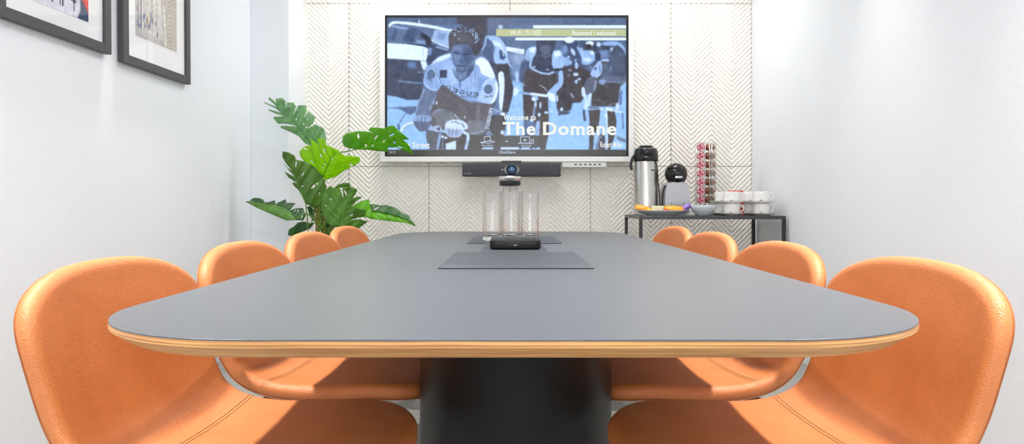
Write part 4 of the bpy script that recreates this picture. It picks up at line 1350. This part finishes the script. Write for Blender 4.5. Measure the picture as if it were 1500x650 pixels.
# capsule coffee machine
cm = thing('coffee_machine', 'small capsule coffee machine with round black head and silver body', 'coffee machine', (1.056, 4.40, SZ + .0003))
bm = bmesh.new()
out = catmull([(-.074, 0, 0), (-.076, 0, .06), (-.076, 0, .12), (-.070, 0, .165), (-.045, 0, .205), (.050, 0, .207), (.073, 0, .185), (.078, 0, .12), (.078, 0, .05), (.074, 0, 0)], 6)
front = [bm.verts.new((p.x, -.075, p.z)) for p in out]
mid = [bm.verts.new((p.x * 1.03, -.060, p.z * 1.02)) for p in out]
back = [bm.verts.new((p.x * 1.03, .10, p.z * 1.02)) for p in out]
for a, b2 in ((front, mid), (mid, back)):
    for k in range(len(out)):
        k2 = (k + 1) % len(out)
        bm.faces.new((a[k], a[k2], b2[k2], b2[k]))
bm.faces.new(front); bm.faces.new(back[::-1])
obj('body', bm, M['grey_plastic'], cm, auto=40)
bm = bmesh.new()
tube(bm, catmull([(-.072, -.050, .190), (-.085, -.052, .150), (-.090, -.05, .09), (-.088, -.05, .01)], 6), .0065, 8)
obj('side_trim', bm, M['black_plastic'], cm, smooth=True)
bm = bmesh.new()
bmesh.ops.create_uvsphere(bm, u_segments=40, v_segments=24, radius=.0715)
bmesh.ops.translate(bm, vec=(.002, -.03, .262), verts=bm.verts)
hd = obj('head', bm, M['black_gloss'], cm, smooth=True)
bm = bmesh.new()
box(bm, -.022, .030, -.112, -.085, .250, .276, .006, 2)
obj('lever', bm, M['black_plastic'], hd, auto=40)
bm = bmesh.new()
box(bm, -.020, .026, -.106, -.09, .232, .248, .003, 2)
obj('nozzle', bm, M['chrome'], hd, auto=40)
for x in (-.036, .042):
    bm = bmesh.new()
    lathe(bm, [(0, -.0775), (.004, -.077), (.0045, -.074)], 12, (x, 0, .075), axis='Y')
    obj('screw_cover', bm, M['mark'], cm)
obj('drip_panel', bx(-.050, .055, -.079, -.074, .004, .066, .006, 3), mat('drip_panel_grey', (0.40, 0.43, 0.48), 0.3), cm, auto=40)

# platter with wrapped snacks
pl = obj('platter', bmesh.new(), M['grey_platter'])
bm = bmesh.new()
lathe(bm, [(0, .004), (.085, .004), (.088, 0), (.094, 0), (.097, .005), (.135, .014), (.160, .029), (.1625, .031), (.160, .033), (.154, .031), (.130, .018), (.09, .010), (0, .009)], 64, sy=.50)
bm.to_mesh(pl.data); bm.free()
for p in pl.data.polygons: p.use_smooth = True
pl.location = (.930, 4.185, SZ + .0003)
tag(pl, 'long grey platter holding wrapped snacks on the side table', 'plate')
def packet(name, label, loc, rot, size, m, wrap=None):
    lx, ly, lz = size
    bm = bmesh.new()
    nx, ny = 14, 8
    gt, gb = [], []
    for i in range(nx + 1):
        rt, rb = [], []
        for j in range(ny + 1):
            u, v = 2 * i / nx - 1, 2 * j / ny - 1
            pf = max(0, (1 - abs(u) ** 3.0)) ** .5 * max(0, (1 - v ** 4)) ** .5
            zig = .0015 * (1 if j % 2 else -1) if i in (0, nx) else 0
            rt.append(bm.verts.new((u * lx / 2 + zig, v * ly / 2, pf * lz / 2 + .0004)))
            rb.append(bm.verts.new((u * lx / 2 + zig, v * ly / 2, -pf * lz / 2 - .0004)))
        gt.append(rt); gb.append(rb)
    for i in range(nx):
        for j in range(ny):
            bm.faces.new((gt[i][j], gt[i + 1][j], gt[i + 1][j + 1], gt[i][j + 1]))
            bm.faces.new((gb[i][j], gb[i][j + 1], gb[i + 1][j + 1], gb[i + 1][j]))
    for i in range(nx):
        bm.faces.new((gt[i][0], gb[i][0], gb[i + 1][0], gt[i + 1][0]))
        bm.faces.new((gt[i][ny], gt[i + 1][ny], gb[i + 1][ny], gb[i][ny]))
    for j in range(ny):
        bm.faces.new((gt[0][j], gt[0][j + 1], gb[0][j + 1], gb[0][j]))
        bm.faces.new((gt[nx][j], gb[nx][j], gb[nx][j + 1], gt[nx][j + 1]))
    o = obj(name, bm, m, None, smooth=True)
    o.location = loc
    o.rotation_euler = [math.radians(a) for a in rot]
    return tag(o, label, 'snack', 'wrapped snacks on the grey platter')
pz = SZ + .010
packet('snack_packet', 'orange wrapped snack at the left end of the platter', (.806, 4.180, pz + .037), (38, 10, -8), (.088, .042, .020), M['orange'])
packet('snack_packet', 'small yellow wrapped snack beside the left orange one', (.855, 4.168, pz + .022), (30, 20, 20), (.055, .034, .016), M['yellow'])
packet('snack_packet', 'orange wrapped snack in the right middle of the platter', (1.000, 4.165, pz + .032), (42, 4, -4), (.110, .046, .022), M['orange'])
packet('snack_packet', 'yellow wrapped snack lying behind the right orange one', (.985, 4.196, pz + .037), (40, -4, 8), (.080, .036, .018), M['yellow'])
packet('snack_packet', 'beige wrapped biscuit in the middle of the platter', (.905, 4.190, pz + .028), (62, 0, 3), (.080, .050, .016), M['beige_wrap'])
packet('snack_packet', 'red wrapped sweet beside the right orange snack', (.945, 4.140, pz + .020), (35, 0, 15), (.036, .026, .014), M['red'])
packet('snack_packet', 'purple wrapped snack leaning at the right end of the platter', (1.070, 4.180, pz + .038), (38, -32, 12), (.078, .036, .024), M['purple'])
bw = obj('bowl', bmesh.new(), M['bowl'])
bm = bmesh.new()
lathe(bm, [(0, .003), (.030, .003), (.032, 0), (.038, 0), (.041, .006), (.062, .022), (.075, .045), (.0785, .061), (.077, .063), (.0745, .061), (.070, .046), (.057, .026), (.036, .012), (0, .010)], 56)
bm.to_mesh(bw.data); bm.free()
for p in bw.data.polygons: p.use_smooth = True
bw.location = (1.178, 4.175, SZ + .0003)
tag(bw, 'small pale blue bowl beside the platter', 'bowl')

# capsule tower
TWX, TWY = 1.283, 4.50
tw = thing('capsule_tower', 'tall clear capsule tower of chrome wire behind the bowl', 'capsule holder', (TWX, TWY, SZ + .0003))
bm = bmesh.new()
lathe(bm, [(0, 0), (.070, 0), (.072, .004), (.068, .010), (0, .012)], 40)
obj('base', bm, M['chrome'], tw, auto=40)
for x, y in ((-.060, 0), (-.008, -.03), (.018, -.03), (.036, -.028), (.034, .03), (-.02, .04)):
    bm = bmesh.new()
    tube(bm, [(x, y, .011), (x, y, .478)], .0022, 8)
    obj('rod', bm, M['chrome'], tw, smooth=True)
bm = bmesh.new()
for x0, x1 in ((-.062, -.006), (.036, .062)):
    for y in (-.034,):
        box(bm, x0, x1, y, y + .0016, .012, .476)
    box(bm, x0, x0 + .0016, -.034, .03, .012, .476)
    box(bm, x1 - .0016, x1, -.034, .03, .012, .476)
obj('clear_channel', bm, M['clear_plastic'], tw)
ORD = ['topmost', 'second from the top', 'third from the top', 'fourth from the top', 'fifth from the top', 'sixth from the top', 'lowest']
def red_lid():
    m = mat('red_white_foil', s2l((214, 40, 70)), .35)
    n, l, b = nodes(m)
    tc = n.new('ShaderNodeTexCoord')
    w_ = n.new('ShaderNodeTexNoise'); w_.inputs['Scale'].default_value = 75; w_.inputs['Detail'].default_value = 2
    l.new(tc.outputs['Object'], w_.inputs['Vector'])
    r = n.new('ShaderNodeValToRGB'); r.color_ramp.interpolation = 'CONSTANT'
    r.color_ramp.elements[0].color = (*s2l((214, 36, 72)), 1)
    r.color_ramp.elements[1].position = .50; r.color_ramp.elements[1].color = (*s2l((250, 214, 220)), 1)
    l.new(w_.outputs['Fac'], r.inputs[0]); l.new(r.outputs[0], b.inputs['Base Color'])
    return m
M['redlid'] = red_lid()
M['tanlid'] = add_noise(mat('tan_foil', s2l((176, 138, 110)), .4), 120, .45)
caps = {}
def capsule(kind):
    bm = bmesh.new()
    if kind == 'red':      # lid faces the room
        lathe(bm, [(0, -.026), (.0265, -.026), (.0282, -.0245), (.0282, -.023), (.0245, -.022), (.0195, .010), (.013, .016), (0, .017)], 32, axis='Y')
    elif kind == 'brown':  # cup end faces left
        lathe(bm, [(0, -.020), (.014, -.019), (.020, -.012), (.0235, .006), (.0250, .010), (.0275, .011), (.0275, .0125), (0, .013)], 32, axis='X')
    else:
        lathe(bm, [(0, .013), (.012, .012), (.018, .006), (.021, -.008), (.0225, -.0095), (.025, -.010), (.025, -.0115), (0, -.012)], 32, axis='X')
    return obj('coffee_capsule', bm, {'red': M['redlid'], 'brown': M['brown'], 'tan': M['tanlid']}[kind], None, auto=40)
for kind, dx, dy, what, where in (('red', -.034, .0, 'red and white patterned coffee capsule', 'left column'), ('brown', .012, -.004, 'brown coffee capsule', 'middle column'), ('tan', .049, -.002, 'tan coffee capsule', 'right column')):
    p0 = capsule(kind)
    for k in range(8 if kind == 'x' else 7):
        o = p0 if k == 0 else p0.copy()
        if k: C.objects.link(o)
        o.location = (TWX + dx, TWY + dy, SZ + .4445 - k * .0574)
        tag(o, f'{what}, {ORD[k]} in the tower', 'coffee capsule', f'{what}s in the tower')

# cups and saucers
def make_cup():
    root = thing('coffee_cup', '', 'cup', (0, 0, 0), 0, 'white coffee cups stacked on saucers')
    bm = bmesh.new()
    lathe(bm, [(0, .002), (.026, .002), (.028, 0), (.032, 0), (.034, .003), (.043, .012), (.0485, .028), (.0495, .064), (.0488, .066), (.0470, .065), (.0462, .028), (.041, .015), (.03, .007), (0, .006)], 48)
    obj('bowl', bm, M['china'], root, smooth=True)
    bm = bmesh.new()
    tube(bm, catmull([(.047, 0, .054), (.060, 0, .058), (.071, 0, .050), (.073, 0, .036), (.066, 0, .022), (.046, 0, .018)], 6), .0042, 10)
    obj('handle', bm, M['china'], root, smooth=True)
    bm = bmesh.new()
    tube(bm, catmull([(-.026, -.0380, .0100), (-.020, -.0405, .0112), (-.014, -.0430, .0125), (-.008, -.0440, .0122)], 4), [.0018] * 4 + [.0030] * 5 + [.0018] * 4, 8)
    obj('printed_mark', bm, M['mark'], root, smooth=True)
    return root
def saucer_bm():
    bm = bmesh.new()
    lathe(bm, [(0, .003), (.036, .003), (.038, 0), (.044, 0), (.047, .004), (.070, .009), (.084, .0155), (.0855, .017), (.084, .0178), (.069, .0125), (.046, .0075), (0, .0065)], 56)
    return bm
sau = obj('saucer', saucer_bm(), M['china'], None, smooth=True)
cup = make_cup()
SP = [(1.345, 4.155, 'front left'), (1.5250, 4.155, 'front right'), (1.345, 4.335, 'back left'), (1.5250, 4.335, 'back right')]
first = True
for lev, lw in ((0, 'lower'), (1, 'upper')):
    for x, y, wh in SP:
        z = SZ + .0003 + lev * .0735
        s_ = sau if first else sau.copy()
        if not first: C.objects.link(s_)
        s_.location = (x, y, z)
        tag(s_, f'white saucer of the {lw} tier in the {wh} cup stack', 'saucer', 'white saucers on the side table')
        lab = f'white coffee cup of the {lw} tier in the {wh} cup stack'
        if first:
            cup.location = (x, y, z + .0068); cup['label'] = lab
        else:
            dup(cup, (x, y, z + .0068), 0, lab, 'white coffee cups stacked on saucers')
        first = False
# sugar sticks
def sachet(label, loc, rot, L=.115, wdt=.016):
    m = mat('sachet_paper', s2l((238, 228, 224)), .5)
    n, l, b = nodes(m)
    tc = n.new('ShaderNodeTexCoord')
    nz = n.new('ShaderNodeTexNoise'); nz.inputs['Scale'].default_value = 38; nz.inputs['Detail'].default_value = 1
    l.new(tc.outputs['Object'], nz.inputs['Vector'])
    r = n.new('ShaderNodeValToRGB'); r.color_ramp.interpolation = 'CONSTANT'
    r.color_ramp.elements[0].color = (*s2l((215, 60, 50)), 1)
    r.color_ramp.elements[1].position = .53; r.color_ramp.elements[1].color = (*s2l((242, 232, 228)), 1)
    l.new(nz.outputs['Fac'], r.inputs[0]); l.new(r.outputs[0], b.inputs['Base Color'])
    bm = bmesh.new()
    pts = [(0, 0, z) for z in np.linspace(0, L, 12)]
    lathe(bm, [(0, 0), (wdt / 2 * .8, 0.0), (wdt / 2 * .8, .004), (wdt / 2, .012), (wdt / 2, L - .012), (wdt / 2 * .8, L - .004), (wdt / 2 * .8, L), (0, L)], 20, sy=.45)
    o = obj('sugar_sachet', bm, m, None, auto=50)
    o.location = loc
    o.rotation_euler = [math.radians(a) for a in rot]
    return tag(o, label, 'sachet', 'red and white sugar sachets by the cups')
sachet('red and white sugar stick standing between the cup stacks', (1.432, 4.244, SZ + .0005), (0, 3, 0))
sachet('red and white sugar stick leaning right of the other stick between the cups', (1.447, 4.244, SZ + .0005), (0, -4, 0), .098)
rs_ = tag(obj('sugar_sachet', bx(-.044, .044, -.018, .018, 0, .009, .003, 2), M['red'], None, auto=40), 'red packet lying across the rims of the upper cups', 'sachet', 'red and white sugar sachets by the cups')
rs_.location = (1.4350, 4.355, SZ + .1475)

# ------------------------------------------------------------------ plant
PY = 4.05
pr = thing('potted_monstera', 'tall potted monstera with split leaves in the left corner', 'plant', (-1.13, PY, 0))
bm = bmesh.new()
lathe(bm, [(0, 0), (.13, 0), (.14, .01), (.17, .30), (.172, .31), (.16, .31), (.155, .26), (0, .26)], 48)
obj('pot', bm, M['pot'], pr, auto=40)
bm = bmesh.new()
lathe(bm, [(0, .2602), (.154, .2602), (.15, .275), (0, .285)], 32)
obj('soil', bm, M['soil'], pr)
for dx, dy, h in ((-.016, 0, .96), (.014, .02, .93)):
    bm = bmesh.new()
    rr = random.Random(int(dx * 1e4))
    tube(bm, [(dx + rr.uniform(-.002, .002), dy + rr.uniform(-.002, .002), .27 + k * (h - .27) / 18) for k in range(19)], [.014 + rr.uniform(-.002, .002) for _ in range(19)], 10)
    obj('stem', bm, M['trunk'], pr, smooth=True)

LM = {
    'pale': leaf_mat('leaf_pale', (120, 172, 112), .30, .20, 1.0),
    'vivid': leaf_mat('leaf_vivid', (104, 172, 22), .45, .35),
    'lime': leaf_mat('leaf_lime', (160, 208, 8), .50, .40),  # light on the middle leaf is put into this brighter yellow-green
    'deep': leaf_mat('leaf_deep', (82, 124, 42), .25, .38),
    'mid': leaf_mat('leaf_mid', (92, 142, 52), .30, .38),
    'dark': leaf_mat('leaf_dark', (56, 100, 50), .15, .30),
}
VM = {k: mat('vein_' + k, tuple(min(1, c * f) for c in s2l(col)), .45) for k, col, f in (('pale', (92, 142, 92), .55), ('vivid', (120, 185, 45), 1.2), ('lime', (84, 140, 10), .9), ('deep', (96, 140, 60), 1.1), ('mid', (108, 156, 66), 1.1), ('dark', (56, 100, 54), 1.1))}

def ellipse(cx, cy, rx, ry, rot, n=12):
    c, s = math.cos(math.radians(rot)), math.sin(math.radians(rot))
    return [(cx + rx * math.cos(t) * c - ry * math.sin(t) * s, cy + rx * math.cos(t) * s + ry * math.sin(t) * c) for t in np.linspace(0, 2 * math.pi, n, endpoint=False)]

def leaf(out, rib, holes, Y, gx, gy, kind, bend=.00005, droop=0.0, nveins=6, join=True, vr=.0015, via=None):
    """out / rib / holes: the leaf seen from the room, in sight-line coordinates; Y its distance at the rib's foot,
    gx, gy how its plane runs away or towards the room (m per unit), bend the fold about the rib"""
    rib_s = [(p.x, p.y) for p in catmull([(x, y, 0) for x, y in rib], 6)]
    fx, fy = rib[0]
    RB = np.array(rib_s)
    RS = np.concatenate([[0], np.cumsum(np.hypot(*np.diff(RB, axis=0).T))])
    def dist(P):
        P = np.asarray(P, float)
        d = seg_dist(P, rib_s, closed=False)
        # blistered between the side veins
        i = np.argmin((P[:, 0][:, None] - RB[None, :, 0]) ** 2 + (P[:, 1][:, None] - RB[None, :, 1]) ** 2, axis=1)
        ph = (RS[i] + .7 * 0 - .62 * d) / max(RS[-1], 1e-6) * (nveins + .2)
        quilt = -.0055 * np.abs(np.sin(math.pi * (ph - .3))) * np.clip(d / 5, 0, 1)
        return quilt + Y + gx * (P[:, 0] - fx) + gy * (P[:, 1] - fy) + bend * d ** 2 + droop * ((P[:, 0] - fx) ** 2 + (P[:, 1] - fy) ** 2) + .004 * np.sin(P[:, 0] * .35 + P[:, 1] * .22)
    # smooth outline a little, keeping the pointed lobes
    q = [Vector((x, y)) for x, y in out]
    sm = []
    for i in range(len(q)):
        a, b2, c_ = q[i - 1], q[i], q[(i + 1) % len(q)]
        u, v = (a - b2), (c_ - b2)
        ang = u.angle(v) if u.length and v.length else 3
        k = .12 if ang < 1.2 else .28
        sm += [b2 + u * k * .6, b2 * .86 + (b2 + u * k * .3 + b2 + v * k * .3) * .07, b2 + v * k * .6]
    O = [(p.x, p.y) for p in sm]
    H = [ellipse(*h) for h in holes]
    xs = [p[0] for p in O]; ys = [p[1] for p in O]
    g = 2.6
    gx_, gy_ = np.meshgrid(np.arange(min(xs), max(xs), g), np.arange(min(ys), max(ys), g))
    G = np.stack([gx_.ravel() + .13, gy_.ravel() + .07], 1)
    G = G[in_poly(G, O)]
    G = G[seg_dist(G, O) > 1.0]
    for h in H:
        G = G[~in_poly(G, h)]
        G = G[seg_dist(G, h) > .8]
    P, F = cdt(O, H, G.tolist())
    D = dist(P)
    V = np.stack([(P[:, 0] - 748) * D / 1000, D, EYE - (P[:, 1] - 297) * D / 1000], 1) - np.array(pr.location)
    me = bpy.data.meshes.new('leaf')
    me.from_pydata(V.tolist(), [], F.tolist())
    bm = bmesh.new(); bm.from_mesh(me); bpy.data.meshes.remove(me)
    bmesh.ops.delete(bm, geom=[v for v in bm.verts if not v.link_faces], context='VERTS')
    for f in bm.faces:
        f.normal_update()
        if f.normal.y > 0: f.normal_flip()
    me = bpy.data.meshes.new('leaf'); bm.to_mesh(me); bm.free()
    lf = link('leaf', me, LM[kind], pr, smooth=True)
    sd = lf.modifiers.new('thickness', 'SOLIDIFY'); sd.thickness = .0014; sd.offset = 0
    # midrib and side veins
    def w3(pts, lift=0.0):
        d = dist(pts) - lift
        return [((x - 748) * dd / 1000 - pr.location.x, dd - pr.location.y, EYE - (y - 297) * dd / 1000) for (x, y), dd in zip(pts, d)]
    bm = bmesh.new()
    R = w3(rib_s)
    tube(bm, R, [.0036 - .0024 * i / (len(R) - 1) for i in range(len(R))], 6)
    ribv = np.array(rib_s)
    for k in range(nveins):
        i = int((k + .3) / (nveins + .2) * (len(ribv) - 1))
        t = ribv[min(i + 1, len(ribv) - 1)] - ribv[max(i - 1, 0)]
        t = t / (np.hypot(*t) + 1e-9)
        for sgn in (-1, 1):
            nrm = np.array([-t[1], t[0]]) * sgn
            dr = nrm * .82 + t * .58
            pts = []
            p = ribv[i].copy()
            while len(pts) < 60:
                if not in_poly(p[None], O)[0]: break
                if any(in_poly(p[None], h)[0] for h in H): break
                pts.append(tuple(p)); p = p + dr * 1.6
                dr = dr + t * .012
            if len(pts) > 4:
                tube(bm, w3(pts[:-1]), vr, 5)
    obj('midrib', bm, VM[kind], lf, smooth=True)
    if join:
        foot = Vector(R[0])
        base = Vector((random.uniform(-.01, .01), .0, random.uniform(.72, .90)))
        mids = [base.lerp(foot, .55) + Vector((0, 0, .05))]
        if via: mids = [at(*q) - pr.location for q in via]
        path = catmull([base] + mids + [foot], 8)
        bm = bmesh.new()
        tube(bm, path, [.0058 - .003 * i / (len(path) - 1) for i in range(len(path))], 8)
        obj('petiole', bm, M['petiole'], pr, smooth=True)
    return lf

# top left, glossy pale leaf
leaf([(447, 210), (437, 199), (425, 193), (411, 187), (412, 184), (436, 185), (420, 181), (407, 181), (400, 172), (402, 171), (416, 170), (403, 166), (392.5, 161), (394, 160), (412, 165), (404, 159), (386, 150), (388, 149.6), (406, 157), (401, 152), (393, 145), (394, 142), (400, 146), (404, 151), (404, 144.5), (414, 143), (418, 148), (420, 158), (420.5, 150), (431, 150), (434, 155), (430, 168), (437, 154), (449, 154), (449.5, 163), (444, 174), (452, 163), (462.5, 172), (458, 181), (450, 188), (464, 181), (474, 188), (477, 196), (478, 206), (471, 214), (458, 214)],
     [(456, 211), (440, 189), (426, 173), (404, 156)], [(434, 174, 1.6, .9, 40), (445, 181, 1.2, 1.0, 0), (449, 186, 1.2, 1.8, 20)], 4.14, -.0006, .0014, 'pale', .00006, 0, 7)
# right, vivid leaf reaching over the screen
leaf([(501, 208), (502.5, 199), (509, 194.5), (525, 192), (537, 192.3), (548, 194.4), (540, 191.5), (542, 186.4), (556, 187.2), (568, 188.4), (563, 187.4), (572, 183.6), (577, 184), (584, 191), (599.5, 203.8), (590, 204.4), (596, 209), (601, 216), (605, 225.6), (594, 222), (581, 215.5), (568, 216), (569, 222), (556, 221.4), (540, 219.4), (528, 219), (512, 217.5), (504, 214)],
     [(528, 218), (545, 213), (563, 206), (582, 200), (600, 218)], [(525, 199, 1.4, 4.4, -6), (535.8, 213, 1.5, 2.0, 10), (546, 213, 1.5, 2.1, 20), (551, 201, 1.4, 4.0, 38), (562.5, 206.5, 1.3, 2.5, 38), (574, 197.5, 1.0, 4.6, 62), (578, 208.5, .9, 2.2, 60), (586, 215.4, .8, 4.2, -72)], 4.16, -.0007, .0030, 'vivid', .00010, 0, 7, via=[(476, 262, 4.1), (492, 228, 4.12), (512, 221, 4.14)])
# lime leaf in the middle
leaf([(473, 259), (463, 252), (453, 242), (446, 236.5), (440, 230), (438.5, 222), (445.5, 214.5), (453, 213), (457, 215), (453.4, 203), (459, 206), (468, 214), (464.6, 203), (475, 203), (478, 212), (486, 215.5), (497, 220.6), (499, 224.5), (505, 228), (514, 228), (527, 230), (527.4, 237), (518, 243.6), (515, 239.6), (510, 241), (516, 243.8), (504, 250), (493.5, 258), (476, 264)],
     [(473, 258), (480, 243), (489, 226), (496, 221)], [(458, 237.5, 1.0, 4.4, -52), (470.4, 227.7, .9, 3.0, -28), (475.6, 240.2, .9, 1.8, -20), (473, 245.4, .8, 2.0, -20), (475.2, 220.4, .9, 4.2, -18), (447.4, 217.8, .9, 3.8, -62), (486, 233, .7, 2.4, 30)], 4.00, .0004, .0016, 'lime', .00005, 0, 6)
# deep green leaf left of the stem
leaf([(414, 221.5), (423, 223), (431.5, 228), (434, 234), (440, 235), (447.5, 236.5), (456, 241), (463.5, 247), (472, 258.5), (478.5, 273), (476.5, 287), (472, 299), (460, 304), (449, 299), (441, 285), (437.5, 278.5), (430, 271.5), (428, 266.4), (435, 268), (423, 260), (416.4, 251.4), (424, 255), (432, 259), (424, 250), (414.4, 238), (422, 246), (428, 250), (418, 238), (413.6, 230)],
     [(448, 298), (440, 280), (431, 257), (419, 232)], [(461, 271.6, 1.9, 6.8, 50), (443, 272.4, 1.4, 1.2, 0), (433.6, 240, .9, 5.0, 6), (443.6, 255, .8, 3.4, 28), (468, 283, .9, 1.5, 20)], 3.93, -.0004, .0012, 'deep', .00006, 0, 6)
# mid green leaf right of the stem
leaf([(483, 272), (491, 276), (497, 274), (499, 279), (503, 290), (502, 274), (512, 273), (523.5, 276.6), (521, 284), (516, 290), (524, 287.6), (531, 288.4), (522, 294.6), (515, 302), (520, 304), (537, 307.6), (534, 316), (522, 319), (512, 322.6), (526, 320.5), (539, 324.4), (530, 331), (523, 336), (510, 332), (498.5, 332), (488, 333), (478.5, 325), (471.5, 311), (470, 295), (471, 284.6), (478, 278)],
     [(500.6, 331), (502, 314), (506, 296), (512, 277)], [(506.2, 282, 1.2, 4.2, -24), (476.6, 299.5, 1.0, 3.4, -36), (485, 291.6, .8, 1.8, -30), (515, 314.6, .9, 2.6, 62)], 3.90, .0006, .0010, 'mid', .00005, 0, 6)
# left low leaf: near half shows its lighter underside, far half dark
leaf([(359.4, 295.4), (366, 294), (380, 296.5), (400, 300), (418, 304.5), (428, 313), (434, 322), (420, 323), (398, 313.7), (378, 305)],
     [(433, 321), (415, 310), (390, 300), (361, 295.6)], [(417, 308, .5, 2.2, -25)], 3.98, .0012, -.0020, 'mid', .00006, 0, 4)
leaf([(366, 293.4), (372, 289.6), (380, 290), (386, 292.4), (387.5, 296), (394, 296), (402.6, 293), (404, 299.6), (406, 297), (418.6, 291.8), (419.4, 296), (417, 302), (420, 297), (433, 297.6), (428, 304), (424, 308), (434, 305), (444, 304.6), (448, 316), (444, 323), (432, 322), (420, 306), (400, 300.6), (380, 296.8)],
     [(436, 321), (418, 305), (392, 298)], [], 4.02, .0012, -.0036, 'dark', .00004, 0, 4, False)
# right low leaf
leaf([(513, 311), (515.4, 302), (528, 295), (541, 291.4), (541.6, 299), (548, 299), (558, 300.8), (566, 300), (581, 305), (589, 311.4), (598.5, 315), (610, 331.6), (595, 326.4), (568, 323.4), (543, 320.4), (534, 317.4), (526, 318.4), (519, 315)],
     [(514, 313), (545, 309), (575, 314), (606, 329)], [(552, 305, 5.2, 1.3, -28)], 3.98, -.0010, -.0036, 'vivid', .00010, 0, 6)
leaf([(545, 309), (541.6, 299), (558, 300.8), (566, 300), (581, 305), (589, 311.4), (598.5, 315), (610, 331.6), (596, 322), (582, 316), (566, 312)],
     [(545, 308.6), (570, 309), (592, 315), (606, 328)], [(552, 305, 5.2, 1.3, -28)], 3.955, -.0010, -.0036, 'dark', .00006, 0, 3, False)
# small leaves behind
leaf([(489, 276), (496, 270), (504, 267.6), (511, 268), (514, 273), (503, 274.4)], [(491, 276), (502, 271), (512, 270)], [], 4.0, .001, .002, 'mid', .0001, 0, 2, False)
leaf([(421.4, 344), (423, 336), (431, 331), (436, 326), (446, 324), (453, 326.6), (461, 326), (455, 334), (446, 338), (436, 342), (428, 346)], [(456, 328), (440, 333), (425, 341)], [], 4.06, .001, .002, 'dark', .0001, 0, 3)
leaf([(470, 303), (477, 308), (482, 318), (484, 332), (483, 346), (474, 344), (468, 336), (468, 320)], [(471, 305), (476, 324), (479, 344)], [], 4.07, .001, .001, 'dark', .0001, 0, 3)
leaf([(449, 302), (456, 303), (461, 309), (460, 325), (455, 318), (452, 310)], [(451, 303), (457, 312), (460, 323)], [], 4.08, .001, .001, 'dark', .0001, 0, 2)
leaf([(486, 330), (478, 334), (472, 344), (478, 352), (490, 350), (494, 340)], [(488, 331), (480, 342), (480, 350)], [], 4.08, .001, .001, 'deep', .0001, 0, 2)
bm = bmesh.new()
tube(bm, [tuple(at(448, 299, 3.94) - pr.location), tuple(at(450, 318, 3.97) - pr.location), tuple(at(452, 345, 4.02) - pr.location), tuple(at(458, 372, 4.05) - pr.location)], .0036, 8)
obj('petiole', bm, M['petiole'], pr, smooth=True)
